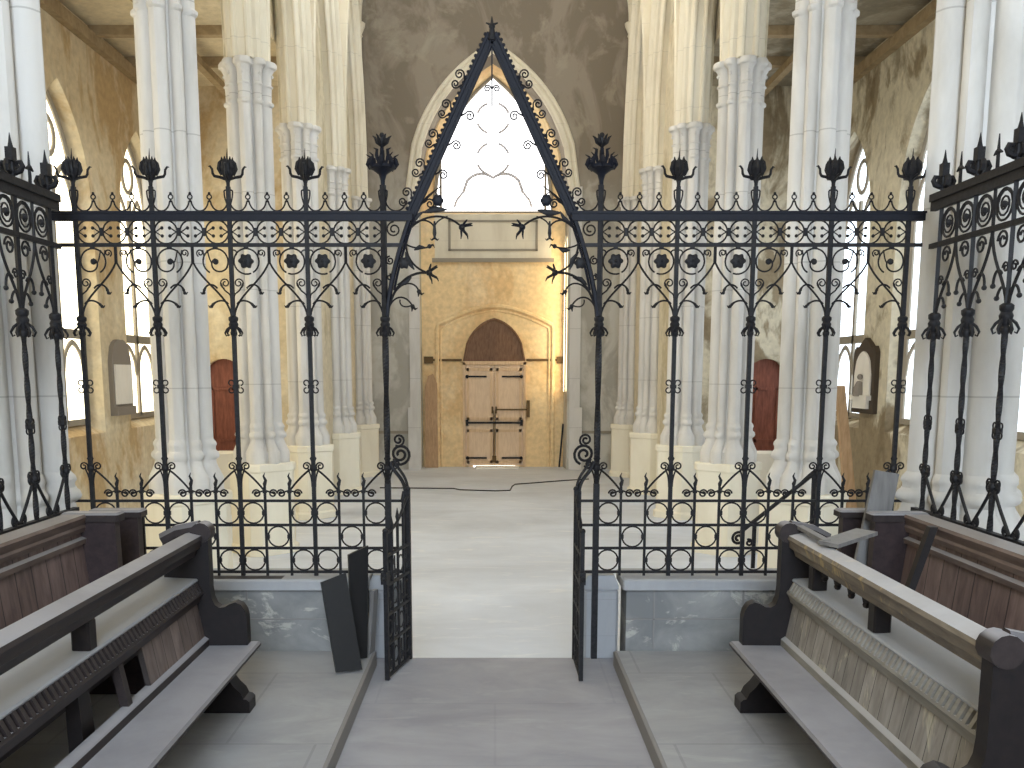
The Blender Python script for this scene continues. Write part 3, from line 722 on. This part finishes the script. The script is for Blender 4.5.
def flipped(mesh_key):  # mirrored copy of a mesh in x
    m2 = mesh_key.copy()
    for v in m2.vertices: v.co.x = -v.co.x
    m2.flip_normals(); return m2
ME_BRF = {b: flipped(x) for b, x in ME_BR.items()}; ME_TENF = flipped(ME_TEN)
def grille(par):
    """lower grille of one bay: uprights, alternating circles, spears, scrolls and braces"""
    m = MB(); st = BAY/3; rows = (1.60, 1.427, 1.261, 1.089)
    for r in range(3):
        for c in range(3):
            if (r == 1) == (c == 1):
                x, z = (c+.5)*st, (rows[r]+rows[r+1])/2
                m.tube(arc(x, z, .0735, 0, 360, 20)[:-1], .0062, 5, True)
                for dx in (-.0735,.0735): m.box(x+dx-.011,x+dx+.011,-.009,.009,z-.014,z+.014)
    return m
def spear():
    m = MB().box(-.0085,.0085,-.0085,.0085,1.062,1.70).tube([(0,0,1.70),(0,0,1.72),(.008,0,1.745),(-.006,0,1.775),(.004,0,1.80)], [.009,.014,.011,.007,.002], 6)
    for sx in (-1,1):
        m.tube(bez((0,0,1.675),(sx*.03,0,1.665),(sx*.06,0,1.655),(sx*.078,0,1.645),5), .006, 5); spiral(m, sx*.058, 1.652, .030, 1.5, 0 if sx>0 else 180, 1 if sx>0 else -1, .0065)
    m.box(-.014,.014,-.012,.012,1.655,1.675)
    return m
ME_GR = grille(0).mesh('circle_grille', M_IRON); ME_SPEAR = spear().mesh('spear_upright', M_IRON)
ME_BRACE = MB().tube(bez((.012,0,1.83),(.06,0,1.80),(.12,0,1.74),(BAY/3-.005,0,1.675),8), .0075, 5).mesh('brace', M_IRON); ME_BRACEF = flipped(ME_BRACE)
for sx in (-1, 1):
    for k in range(4):
        x0 = min(sx*POST[k], sx*POST[k+1])
        put('cresting', ME_CREST, screen, (x0,0,0)); put('frieze', ME_FRIEZE, screen, (x0,0,0)); put('circle_grille', ME_GR, screen, (x0,0,0))
        for j in (1, 2): put('spear_upright', ME_SPEAR, screen, (x0+j*BAY/3,0,0))
        put('brace', ME_BRACE, screen, (x0,0,0)); put('brace', ME_BRACEF, screen, (x0+BAY,0,0))
        for side in (0, 1):   # 0: at the bay's left post, 1: at its right post
            inner = k < 2 and not (k == 1 and ((sx > 0) == (side == 1)) and False)
            ros = k < 2
            br = put('arch_bracket', (ME_BR if side == 0 else ME_BRF)[not ros], screen, (x0+side*BAY,0,0))
            put('tendril', ME_TEN if side == 0 else ME_TENF, br)
            if ros: put('rosette', ME_ROS, br, (.105 if side == 0 else -.105, -.012, 3.245))
# cresting and scroll between gate post and gable
for sx in (-1, 1):
    m = MB().tube(bez((sx*.72,0,Z_TOP+.10),(sx*.70,0,Z_TOP+.01),(sx*.60,0,Z_TOP+.01),(sx*.575,0,Z_TOP+.10)), .0058, 5); m.build('cresting', M_IRON, screen)
    for cx, cz, r, tn, a, sg in ((.665,3.455,.052,1.6,90,1), (.695,3.25,.03,1.5,90,1), (.70,3.14,.022,1.4,90,-1)):
        m = MB(); spiral(m, sx*cx, cz, r, tn, a, sg, .0058); m.build('corner_scroll', M_IRON, screen)
    # gable bar: lancet from the collar through the rail end up to the apex
    P = bez((sx*.725,0,2.86),(sx*.70,0,3.12),(sx*.62,0,3.36),(sx*.545,0,3.56),12)
    low = P; up = [(sx*.545*(1-i/16), 0, 3.56+(4.70-3.56)*i/16) for i in range(17)]
    g = MB().tube(low, .017, 6).tube([(x-sx*.028,0,z) for x,_,z in low[3:]], .009, 5)
    gb = g
    nrm = Vector((sx*1.14,0,.545)).normalized()
    for off, r in ((.024,.014), (-.024,.014)): gb.tube([(x+nrm.x*off,0,z+nrm.z*off) for x,_,z in up], r, 6)
    gb.tube([(x,0,z) for x,_,z in up], .024, 4, flat=(1.0,.35))
    bar = gb.build('gable_bar', M_IRONFLARE, screen)
    bd = MB()
    for i in range(34):
        t = (i+.5)/34; bd.ball((sx*.545*(1-t)+nrm.x*.040, 0, 3.56+1.14*t+nrm.z*.040), .013, 6)
    bd.build('bead_row', M_IRONFLARE, bar)
    for i in range(5):
        t = .06 + i*.165
        x, z = sx*.545*(1-t), 3.56+1.14*t
        for inner in (0, 1):
            m = MB(); q = -1 if inner else 1
            ox, oz = x+nrm.x*.035*q, z+nrm.z*.035*q
            d1 = Vector((nrm.x*q, 0, nrm.z*q)); d2 = Vector((-sx*.545,0,1.14)).normalized()
            for s2, rr, dd in ((1,.034,.052), (-1,.03,.05)):
                if inner and (s2 < 0 or i > 3): continue
                c = Vector((ox,0,oz)) + d1*dd + d2*(s2*.035 if s2 > 0 else -.03)
                ang = math.degrees(math.atan2(-d1.z, -d1.x)); sg = -1 if (s2 > 0) == ((sx > 0) != bool(inner)) else 1
                spiral(m, c.x, c.z, rr, 1.55, ang, sg, .0055, .2, 18)
                e = Vector((c.x+rr*math.cos(math.radians(ang)),0,c.z+rr*math.sin(math.radians(ang)))); m.tube([tuple(e), tuple(Vector((ox,0,oz))-d1*.01)], .006, 5)
            if m.v: m.build('crocket', M_IRON, bar)
MB().ball((0,0,4.75),.022,8).tube([(0,0,4.66),(0,0,4.76),(0,0,4.81)], [.03,.012,.003], 6).tube([(-.04,0,4.77),(0,0,4.755),(.04,0,4.77)], [.004,.012,.004], 5).build('gable_finial', M_IRON, screen)
m = MB().box(-.005,.005,-.005,.005,4.25,4.62)
for sx in (-1,1): spiral(m, sx*.03, 4.36, .024, 1.5, 180 if sx>0 else 0, -sx, .005)
m.build('gable_drop', M_IRON, screen)
# flower sprays curving into the gateway
def flower(c, d, r=.045):
    m = MB(); c = Vector(c); d = Vector(d).normalized(); u = d.cross(Vector((0,1,0))).normalized(); w = d.cross(u)
    m.ball(tuple(c), .022, 8)
    for k in range(8):
        a = 2*PI*k/8; e = u*math.cos(a)+w*math.sin(a)
        f = .2+.5*(k % 2); m.tube([tuple(c), tuple(c+d*.03*f+e*r*.6), tuple(c+d*.075*f+e*r*1.15), tuple(c+d*.085*f+e*r*1.5+Vector((0,0,-.008)))], [.008,.0085,.006,.003], 5)
    return m
def leaf(m, p, q, w=.018):
    p, q = Vector(p), Vector(q); n = (q-p).cross(Vector((0,1,0))).normalized()
    mid = (p+q)/2 + n*.012
    m.tube([tuple(p), tuple(p.lerp(mid,.6)), tuple(mid), tuple(mid.lerp(q,.6)), tuple(q)], [.004,w*.8,w,w*.6,.002], 6, flat=(1,.35)); return m
for sx in (-1, 1):
    X = lambda x: sx*x
    st = MB().tube(bez((X(.72),0,2.88),(X(.69),0,3.05),(X(.60),0,3.18),(X(.44),0,3.17),12), .009, 5)
    st.tube(bez((X(.585),0,3.43),(X(.60),0,3.28),(X(.54),0,3.20),(X(.44),0,3.17),10), .007, 5)
    st.tube(bez((X(.70),0,2.95),(X(.66),0,3.03),(X(.58),0,3.02),(X(.545),0,2.945),10), .006, 5)
    st.tube(bez((X(.655),0,3.05),(X(.60),0,3.12),(X(.52),0,3.11),(X(.50),0,3.045),10), .006, 5)
    st.tube(bez((X(.63),0,2.99),(X(.64),0,2.95),(X(.60),0,2.93),(X(.555),0,2.95),8), .005, 5)
    spr = st.build('flower_spray', M_IRON, screen)
    flower((X(.43),0,3.17), (-sx,0,.05)).build('flower', M_IRON, spr)
    lv = MB(); leaf(lv, (X(.53),0,3.19),(X(.59),0,3.31)); leaf(lv, (X(.55),0,3.14),(X(.65),0,3.09)); lv.build('leaf', M_IRON, spr)
    bt = MB()
    for x, z in ((.545,2.945),(.50,3.045)):
        bt.ball((X(x),0,z),.016,6).tube([(X(x),0,z),(X(x-.02),0,z-.02),(X(x-.035),0,z-.01)],[.012,.008,.003],5).tube([(X(x),0,z),(X(x+.005),0,z-.035)],[.012,.003],5)
    bt.build('bud', M_IRON, spr)
    MB().disc((X(.60),0,3.235), .038, .005, 36, -.014, .010).build('rosette', M_IRON, spr)
    st = MB().tube(bez((X(.60),0,3.40),(X(.54),0,3.52),(X(.36),0,3.60),(X(.22),0,3.485),14), .0075, 5)
    st.tube(bez((X(.575),0,3.47),(X(.52),0,3.60),(X(.43),0,3.68),(X(.34),0,3.74),10), [.009]*8+[.006,.004,.003], 5)
    st.tube(bez((X(.58),0,3.44),(X(.52),0,3.54),(X(.42),0,3.53),(X(.39),0,3.47),10), .006, 5)
    st.tube(bez((X(.30),0,3.54),(X(.34),0,3.53),(X(.38),0,3.51),(X(.39),0,3.47),8), .005, 5)
    st.tube(bez((X(.59),0,3.36),(X(.52),0,3.32),(X(.45),0,3.33),(X(.42),0,3.345),8), .006, 5)
    spr = st.build('flower_spray', M_IRON, screen)
    flower((X(.205),0,3.47), (-sx,0,-.35)).build('flower', M_IRONFLARE, spr)
    lv = MB(); leaf(lv, (X(.47),0,3.565),(X(.30),0,3.585),.022); leaf(lv, (X(.53),0,3.50),(X(.46),0,3.575),.014); leaf(lv, (X(.53),0,3.32),(X(.45),0,3.335),.016); lv.build('leaf', M_IRON, spr)
    bt = MB().tube([(X(.39),0,3.51),(X(.39),0,3.43),(X(.39),0,3.395)],[.006,.013,.006],6)
    for q in (-1,1): bt.tube([(X(.39),0,3.40),(X(.39)+q*.02,0,3.385),(X(.39)+q*.03,0,3.395)],[.008,.006,.002],5)
    bt.ball((X(.425),0,3.345),.016,6).tube([(X(.425),0,3.345),(X(.40),0,3.355),(X(.39),0,3.335)],[.010,.007,.002],5)
    bt.build('bud', M_IRON, spr)
    MB().disc((X(.365),0,3.645), .036, .003, 36, -.02, .02).tube([(X(.365),0,3.68),(X(.385),0,3.70)], .004, 5).build('hanging_disc', M_IRONFLARE, spr)
    # narrow fixed panel and ogee scroll between gate post and gate
    fp = MB().box(*sorted((X(.592), X(.628))), -.018, .018, ZC+.002, 1.67)
    for z in (1.60, 1.427, 1.261, 1.089): fp.box(*sorted((X(.60), X(.735))), -.009, .009, z-.009, z+.009)
    fp.tube(bez((X(.715),0,1.88),(X(.70),0,1.79),(X(.62),0,1.78),(X(.612),0,1.66),10), .013, 6).tube(bez((X(.69),0,1.90),(X(.66),0,1.80),(X(.60),0,1.80),(X(.592),0,1.66),10), .010, 6)
    fp = fp.build('side_panel', M_IRON, screen)
    m = MB(); spiral(m, X(.645), 1.93, .075, 1.9, 250, -sx, .010, .2, 28); spiral(m, X(.655), 2.03, .045, 1.6, 240, -sx, .008, .2, 20); spiral(m, X(.675), 1.86, .03, 1.3, 200, sx, .008); m.build('ogee_scroll', M_IRON, fp)

# gate leaves, swung in toward the pews
def gate(sx, ang, label):
    """leaf in local x 0..W from the hinge, y thickness"""
    W = .50
    g = thing('iron_gate', label, 'gate', (sx*.588-.02, YS-.03, ZC+.01), ang)
    for x, h in ((0.012, 1.22), (W, 1.00)): MB().box(x-.014, x+.014, -.014, .014, 0.0, h).ball((x,0,h+.01),.02,8).build('stile', M_IRON, g)
    for z in (.02, .24, .44, .64, .84): MB().box(0.02, W-.01, -.010, .010, z-.009, z+.009).build('gate_rail', M_IRON, g)
    top = MB().tube(bez((.015,0,1.18),(.10,0,1.16),(.22,0,.98),(W,0,.99),12), .011, 5); top.build('ogee_top', M_IRON, g)
    for j, x in enumerate((.13, .25, .37)):
        zt = (1.20, 1.10, 1.06)[j]
        MB().box(x-.008,x+.008,-.008,.008,.02,zt-.06).tube([(x,0,zt-.06),(x,0,zt-.03),(x,0,zt+.03)],[.008,.014,.002],6).build('gate_bar', M_IRON, g)
    for r in range(4):
        for c in range(4):
            x0 = .012+c*.122; z = (.13,.34,.54,.74)[r]
            if (r+c) % 2 == 0: MB().tube(arc(x0+.061, z, .055, 0, 360, 16)[:-1], .006, 5, True).build('ring', M_IRON, g)
            else:
                sc = MB().tube([(x0+.061,0,z-.075),(x0+.061,0,z+.075)], .006, 5)
                for q in (-1,1): spiral(sc, x0+.061+q*.026, z+q*.04, .026, 1.3, 90+90*q, q, .005, .3, 12)
                sc.build('scroll', M_IRON, g)
    MB().box(W-.03,W+.045,-.02,.02,.66,.74).ball((W+.05,0,.70),.02,8).build('latch', M_IRON, g)
    return g
gate(-1, math.atan2(-.473, -.108), 'left leaf of the wrought-iron gates, swung open toward the viewer')
gate(1, math.atan2(-.50, .005), 'right leaf of the wrought-iron gates, swung open and seen nearly edge-on')

# side screens (parclose) along the stalls
def side_screen(sx):
    s = thing('iron_side_screen', 'dark wrought-iron side screen above the %s choir stalls, cut by the picture edge' % ('left' if sx < 0 else 'right'), 'screen', (sx*2.76, 6.08, 0), -PI/2)
    B = .425; n = 6; L = B*n
    MB().box(-.12, L, -.03, .03, 3.555, 3.60).box(-.12, L, -.018, .018, 3.50, 3.555).build('top_rail', M_IRON, s)
    MB().box(-.12, L, -.014, .014, 3.27, 3.30).build('middle_rail', M_IRON, s)
    MB().box(-.12, L, -.02, .02, 1.585, 1.62).box(-.05, L, -.012, .012, 1.10, 1.13).build('lower_rail', M_IRON, s)
    fl = MB().lathe([(.014,0),(.02,.03),(.02,.05),(.016,.11)], 8).box(-.028,.028,-.022,.022,.105,.185).tube([(0,0,.185),(0,0,.22),(0,0,.27)],[.018,.010,.002],5)
    for a in range(4):
        c, q = math.cos(a*PI/2), math.sin(a*PI/2)
        fl.tube([(r*c,r*q,z) for r,z in ((.0,.045),(.03,.04),(.055,.05),(.066,.075),(.055,.10),(.035,.10),(.03,.085))], [.012,.016,.018,.018,.016,.012,.006], 6)
    mf = fl.mesh('fleur_finial', M_IRON)
    mp = post_body(1.0, 3.62, .0125, 75).mesh('post', M_IRON, 30); mk = me['knot']; mc = me['collar']
    br = MB()
    bar = bez((.012,0,2.86),(.04,0,3.0),(B/2-.03,0,3.08),(B/2-.004,0,3.25),10); br.tube(bar + [(B/2-.004,0,3.28)], .009, 5)
    spiral(br, .095, 3.21, .055, 1.5, 0, 1, .007); spiral(br, .045, 3.06, .032, 1.3, 0, 1, .006)
    for p in (((.08,0,3.03),(.11,0,3.07),(.165,0,3.06),(.165,0,2.97)), ((.03,0,2.93),(.05,0,2.98),(.10,0,2.96),(.115,0,2.90))):
        c = bez(*p, 8); br.tube(c, .008, 5).ball(c[-1], .015, 6)
    mb_ = br.mesh('arch_bracket', M_IRON); mbf = flipped(mb_)
    ml = MB().tube(bez((.015,0,1.86),(.05,0,1.80),(.12,0,1.72),(B/2-.01,0,1.63),8), .010, 5)
    spiral(ml, .038, 1.86, .034, 1.4, 200, -1, .009); spiral(ml, B/2-.05, 1.645, .032, 1.4, 90, 1, .008); ml = ml.mesh('brace', M_IRON); mlf = flipped(ml)
    fz = MB()
    for i in range(2):
        c = (i+.5)*B/2; fz.tube(arc(c, 3.40, .085, 0, 360, 18)[:-1], .007, 5, True); spiral(fz, c, 3.40, .083, 1.9, 0, 1, .006)
    fz.ball((B/4,0,3.40),.02,6).ball((3*B/4,0,3.40),.02,6)
    fz.tube([(B/2,0,3.28),(B/2,0,3.50)], .010, 5).tube([(B/2,0,3.58),(B/2,0,3.70),(B/2,0,3.79)],[.011,.010,.003],5).tube([(B/2-.045,0,3.685),(B/2,0,3.70),(B/2+.045,0,3.685)],[.005,.016,.005],5)
    mfz = fz.mesh('frieze', M_IRON)
    lw = MB()
    for i in range(3):
        x = i*B/3; lw.box(x-.012,x+.012,-.012,.012,1.0,1.60)
        pts = parch_pts(x+B/6, B/6-.01, .12, 1.44, 8); lw.tube([(a,0,z) for a, z in pts], .009, 5)
    mlw = lw.mesh('lower_grille', M_IRON)
    for k in range(n):
        x = k*B + (.0)
        p = put('post', mp, s, (x,0,0)); put('fleur_finial', mf, p, (0,0,3.59), None, (.95,.95,.95)); put('collar', mc, p, (0,0,2.82), None, (1.1,1.1,1.2))
        put('knot', mk, p, (0,0,2.18)); put('spiral', me['spirals'], p, (0,0,.04))
        put('arch_bracket', mb_, s, (x,0,0)); put('arch_bracket', mbf, s, (x+B,0,0)); put('frieze', mfz, s, (x,0,0))
        put('brace', ml, s, (x,0,0)); put('brace', mlf, s, (x+B,0,0)); put('lower_grille', mlw, s, (x,0,0))
    return s
side_screen(-1); side_screen(1)

# ------------------------------------------------------------------ PEWS
def end_profile():
    top = [(1.88,1.50)] + [(1.88,1.55),(1.86,1.57),(1.80,1.60),(1.70,1.63)] + [(1.655+.045*math.cos(a), 1.605+.045*math.sin(a)) for a in [math.radians(q) for q in (90,120,150,180,215)]]
    return [(1.50,.82),(1.47,.86),(1.425,.91),(1.42,.96),(1.42,1.11),(1.428,1.15),(1.45,1.185),(1.484,1.20),(1.515,1.19),(1.545,1.172),(1.575,1.168),(1.60,1.185),(1.616,1.225),(1.622,1.28),(1.622,1.555)] + top[::-1] + [(1.88,ZP+.03),(1.80,ZP+.03),(1.80,.82)]
Y1P = 5.36
def pew(sx):
    Y0P = 2.985 if sx > 0 else 2.45
    side = 'left' if sx < 0 else 'right'
    p = thing('choir_pew', {'left':'dark oak choir pew on the left with a gap where back boards are missing','right':'weathered choir pew on the right with bleached back boards and a peeling top rail'}[side], 'pew', (0,0,0))
    def sp(poly): return [(sx*a, b) for a, b in poly]
    for ya, yb in ((Y1P-.075, Y1P), (Y0P, Y0P+.075)):
        e = MB().prism(sp(end_profile()), ya, yb); e = e.build('end_panel', M_PEWDARK, p)
        mo = MB().tube([(sx*1.66,ya-.012,1.602),(sx*1.66,yb+.012,1.602)], .058, 14).tube([(sx*1.67,(ya+yb)/2,1.625),(sx*1.80,(ya+yb)/2,1.60),(sx*1.885,(ya+yb)/2,1.555)], .046, 8)
        mo.build('rolled_edge', M_PEW, e)
        ft = MB().prism(sp([(1.415,ZP+.002),(1.415,.615),(1.43,.63),(1.45,.635),(1.465,.67),(1.50,.705),(1.525,.74),(1.525,.80),(1.50,.825),(1.70,.825),(1.675,.80),(1.675,.74),(1.70,.705),(1.73,.67),(1.745,.635),(1.765,.615),(1.765,ZP+.002)]), ya-.03, yb+.03); ft.build('foot', M_PEWDARK, p)
    # seat
    ys, ye = Y0P+.05, Y1P-.02
    se = MB().prism(sp([(1.372,.915),(1.365,.925),(1.365,.937),(1.378,.948),(1.70,.945),(1.70,.905),(1.385,.905)]), ys, ye+.03); se.build('seat', M_PEW, p)
    # apron brackets under the seat
    for y in (3.98,):
        MB().prism(sp([(1.45,.905),(1.50,.80),(1.52,ZP+.01),(1.62,ZP+.01),(1.62,.905)]), y-.03, y+.03).build('bracket', M_PEWDARK, p)
    # sloping back, split in framed board panels
    def back(y0, y1, name='back_panel'):
        q = MB().hexa([(sx*1.655,y0,.945),(sx*1.680,y0,.945),(sx*1.680,y1,.945),(sx*1.655,y1,.945),(sx*1.712,y0,1.255),(sx*1.737,y0,1.255),(sx*1.737,y1,1.255),(sx*1.712,y1,1.255)])
        return q.build(name, M_BACK_L if sx < 0 else M_BACK_R, p)
    if sx < 0: back(4.42, Y1P-.07)
    else: back(Y0P+.07, Y1P-.07)
    m_fr = M_PEW if sx < 0 else M_GREYMOULD
    MB().prism(sp([(1.64,.945),(1.64,.985),(1.662,1.0),(1.69,1.0),(1.69,.945)]), ys, Y1P-.07).build('skirting_rail', m_fr, p)
    mo = MB().prism(sp([(1.685,1.20),(1.675,1.23),(1.66,1.255),(1.665,1.268),(1.75,1.27),(1.75,1.20)]), Y0P+.07, Y1P-.07)
    mo.build('moulding', m_fr, p)
    # dentil course under the ledge edge
    dn = MB().prism(sp([(1.690,1.27),(1.708,1.322),(1.74,1.322),(1.74,1.27)]), Y0P+.07, Y1P-.07); y = Y0P+.09
    while y < Y1P-.09:
        dn.hexa([(sx*1.660,y,1.268),(sx*1.73,y,1.268),(sx*1.73,y+.024,1.268),(sx*1.660,y+.024,1.268),(sx*1.690,y,1.325),(sx*1.73,y,1.325),(sx*1.73,y+.024,1.325),(sx*1.690,y+.024,1.325)]); y += .046
    dn.build('dentil_course', m_fr, p)
    MB().prism(sp([(1.690,1.322),(1.688,1.330),(1.696,1.338),(2.0,1.352),(2.0,1.332),(1.70,1.318)]), Y0P+.06, Y1P-.06).build('book_ledge', M_LEDGE, p)
    # top rail with moulded front
    rl = MB().prism(sp([(1.66,1.55),(1.648,1.57),(1.655,1.588),(1.725,1.604),(1.745,1.60),(1.755,1.58),(1.765,1.468),(1.70,1.468),(1.69,1.50),(1.665,1.52)]), Y0P+.02, Y1P-.02)
    rl.build('top_rail', M_PEW if sx < 0 else M_RAIL_R, p)
    for y in ((3.9,) if sx < 0 else (4.18, Y1P-.35)):
        MB().cbox(*sorted((sx*1.70, sx*1.78)), y-.04, y+.04, 1.34, 1.47, .008).build('rail_post', M_PEWDARK, p)
    if sx > 0:
        cu = MB()
        for k in range(5):
            y = Y1P-.25-.19*k
            cu.tube([(1.745,y-.06,1.478),(1.745,y-.02,1.455),(1.745,y,1.43),(1.745,y+.02,1.455),(1.745,y+.06,1.478)], .018, 6).ball((1.745,y,1.42),.02,6)
        cu.build('carved_drop', M_PEWDARK, p)
    # uprights carrying the ledge
    for y in ((3.86,) if sx < 0 else (3.9, 4.7)):
        MB().hexa([(sx*1.70,y-.07,ZP+.002),(sx*1.78,y-.07,ZP+.002),(sx*1.78,y+.07,ZP+.002),(sx*1.70,y+.07,ZP+.002),(sx*1.75,y-.05,1.32),(sx*1.80,y-.05,1.32),(sx*1.80,y+.05,1.32),(sx*1.75,y+.05,1.32)]).build('upright', M_PEWDARK, p)
    if sx < 0:
        q = MB().hexa([(sx*1.650,4.13,.945),(sx*1.69,4.13,.945),(sx*1.69,4.18,.945),(sx*1.650,4.18,.945),(sx*1.708,4.13,1.255),(sx*1.745,4.13,1.255),(sx*1.745,4.18,1.255),(sx*1.708,4.18,1.255)]); q.build('stile', m_fr, p)
    return p
pew(-1); pew(1)

# rear stalls: tall panelled back with a moulded cap and end panel
for sx, side in ((-1,'left'), (1,'right')):
    p = thing('choir_stall', 'panelled choir stall back with a moulded cap behind the %s pew' % side, 'stall', (0,0,0))
    S2 = lambda poly: [(sx*a, b) for a, b in poly]
    YA, YBk = 2.4, 5.60
    bk = MB().hexa([(sx*2.40,YA,.93),(sx*2.44,YA,.93),(sx*2.44,YBk,.93),(sx*2.40,YBk,.93),(sx*2.47,YA,1.58),(sx*2.51,YA,1.58),(sx*2.51,YBk,1.58),(sx*2.47,YBk,1.58)]); bk.build('back_panel', M_STALL, p)
    cp = MB().prism(S2([(2.445,1.56),(2.435,1.59),(2.44,1.605),(2.43,1.625),(2.42,1.65),(2.43,1.665),(2.56,1.665),(2.56,1.56)]), YA, YBk+.02); cp.build('cap_moulding', M_STALLCAP, p)
    MB().prism(S2([(2.44,1.49),(2.435,1.52),(2.46,1.53),(2.48,1.53),(2.48,1.49)]), YA, YBk).build('frieze_moulding', M_STALLCAP, p)
    MB().prism(S2([(2.02,.92),(2.02,.95),(2.45,.945),(2.45,.91)]), YA, YBk-.02).build('seat', M_PEW, p)
    e = MB().prism(S2([(2.03,ZP+.002),(2.03,1.12),(2.10,1.16),(2.20,1.18),(2.255,1.26),(2.262,1.62),(2.55,1.62),(2.55,ZP+.002)]), YBk-.02, YBk+.05); e = e.build('end_panel', M_STALLEND, p)
    MB().cbox(*sorted((sx*2.235, sx*2.58)), YBk-.04, YBk+.08, 1.62, 1.672, .012).build('end_cap', M_PEW, e)
    t = thing('stall_end', 'dark oak stall end with a capped top between the %s stall and the iron screen' % side, 'stall end', (0,0,0))
    x0, x1 = (2.27, 2.44) if sx > 0 else (2.33, 2.62)
    MB().box(*sorted((sx*x0, sx*x1)), 6.12, 6.20, ZP+.002, 1.565).build('panel', M_STALLEND, t)
    MB().cbox(*sorted((sx*(x0-.03), sx*(x1+.03))), 6.09, 6.23, 1.565, 1.612, .012).build('cap', M_PEW, t)

# loose boards -------------------------------------------------------
def board(name, label, mat, quad_b, quad_t, th, cat='board', planar=None):
    """board between a bottom edge (two points) and a top edge (two points), given thickness"""
    a, b = Vector(quad_b[0]), Vector(quad_b[1]); c, d = Vector(quad_t[0]), Vector(quad_t[1])
    if planar: d = c + (b-a)*planar[0] + (c-a)*planar[1]
    n = (b-a).cross(c-a).normalized()*th
    m = MB().hexa([tuple(a), tuple(b), tuple(b+n), tuple(a+n), tuple(c), tuple(d), tuple(d+n), tuple(c+n)])
    return tag(m.build(name, mat, None, (0,0,0), 0), label, cat)
board('loose_board', 'black board with a slanted top, tilted, in front of the taller one', M_BLACKBOARD, ((-1.045,6.0,.555),(-.885,6.06,.555)), ((-1.15,6.12,1.13),(-.995,6.22,1.18)), .04, planar=(1.0,.085))
board('loose_board', 'taller black board standing behind the tilted one beside the left gate pier', M_BLACKBOARD, ((-.985,6.30,.555),(-.89,6.34,.555)), ((-1.005,6.36,1.27),(-.868,6.42,1.325)), .035, planar=(1.35,.075))
board('loose_board', 'narrow grey board leaning against the left gate pier behind the black boards', M_GREYBOARD, ((-.90,6.42,.555),(-.875,6.49,.555)), ((-.865,6.45,1.0),(-.845,6.50,1.0)), .03)
board('loose_board', 'wide grey board standing upright and leaning beside the right stall end', M_GREYBOARD, ((2.08,5.74,.56),(2.255,5.74,.56)), ((2.305,5.76,1.912),(2.46,5.78,1.885)), .03)
board('loose_board', 'dark plank lying along the coping of the left low wall', M_PEWDARK, ((-2.03,6.53,1.063),(-2.03,6.64,1.063)), ((-1.50,6.53,1.063),(-1.50,6.64,1.063)), .04)
board('loose_board', 'short grey board resting across the far end of the right pew rail', M_GREYBOARD, ((1.68,4.86,1.615),(1.74,4.74,1.615)), ((1.99,5.16,1.63),(2.06,5.04,1.63)), .02)
board('loose_board', 'thin grey slat lying along the right pew rail at its far end', M_GREYBOARD, ((1.70,5.34,1.645),(1.74,5.34,1.645)), ((1.70,4.85,1.64),(1.74,4.85,1.64)), .02)
b = MB().hexa([(2.07,4.92,.955),(2.11,4.92,.955),(2.11,4.97,.955),(2.07,4.97,.955),(2.370,5.10,1.665),(2.412,5.10,1.665),(2.412,5.15,1.665),(2.370,5.15,1.665)])
tag(b.build('loose_stick', M_PEWDARK, None, (0,0,0), 0), 'dark batten leaning diagonally against the right stall panelling', 'batten')
b = MB().hexa([(4.16,10.85,.005),(4.32,10.85,.005),(4.32,10.9,.005),(4.16,10.9,.005),(3.78,10.62,2.35),(3.88,10.62,2.35),(3.88,10.67,2.35),(3.78,10.67,2.35)])
tag(b.build('leaning_plank', M_TANBOARD, None, (0,0,0), 0), 'pale tan plank leaning by the second right column', 'plank')
# handrail of steps just beyond the right half of the screen
h = thing('iron_handrail', 'sloping black iron handrail with a scrolled end behind the right half of the screen', 'handrail', (0,7.7,0))
m = MB().tube([(2.02,0,1.20),(2.62,0,1.70)], .017, 6); spiral(m, 2.0, 1.145, .055, 1.6, 70, 1, .012, .2, 22); spiral(m, 2.09, 1.11, .03, 1.3, 120, -1, .010); m.build('rail', M_IRON, h)
for x, z in ((2.13,1.29),(2.60,1.68)): MB().box(x-.014,x+.014,-.014,.014,.002,z).build('baluster', M_IRON, h)
# cable trailing over the nave floor
m = MB().tube([(-2.5,20.5,.012),(-1.9,20.45,.012),(-.9,20.38,.012),(-.75,20.15,.012),(0,19.95,.012),(.32,20.05,.012),(.38,20.8,.012),(.45,21.15,.012),(1.0,21.5,.012),(1.6,21.9,.012),(2.2,22.2,.012)], .014, 6)
tag(m.build('floor_cable', M_CABLE), 'thin black cable trailing across the white nave floor before the doors', 'cable')

# ------------------------------------------------------------------ light, camera
w = bpy.data.worlds.new('sky'); SC.world = w; w.use_nodes = True
w.node_tree.nodes['Background'].inputs[0].default_value = (.8,.88,1,1); w.node_tree.nodes['Background'].inputs[1].default_value = .6

F, X0, YP, VH = 950., 495., 513., 372.
cam = bpy.data.cameras.new('camera'); co = bpy.data.objects.new('camera', cam); COL.objects.link(co); SC.camera = co
cam.sensor_fit = 'HORIZONTAL'; cam.sensor_width = 36; cam.lens = F/1024*36
cam.shift_x = (512-X0)/1024; cam.shift_y = (YP-384)/1024
cam.clip_start = .05; cam.clip_end = 200
co.location = (0,0,2.5); co.rotation_euler = (PI/2 - math.atan((YP-VH)/F), 0, 0)
vs = SC.view_settings; vs.view_transform = 'Standard'; vs.look = 'None'; vs.exposure = -.08; vs.gamma = 1; vs.use_curve_mapping = False
SC.cycles.use_denoising = True; SC.cycles.max_bounces = 8; SC.cycles.diffuse_bounces = 5
SC.cycles.sample_clamp_indirect = 8
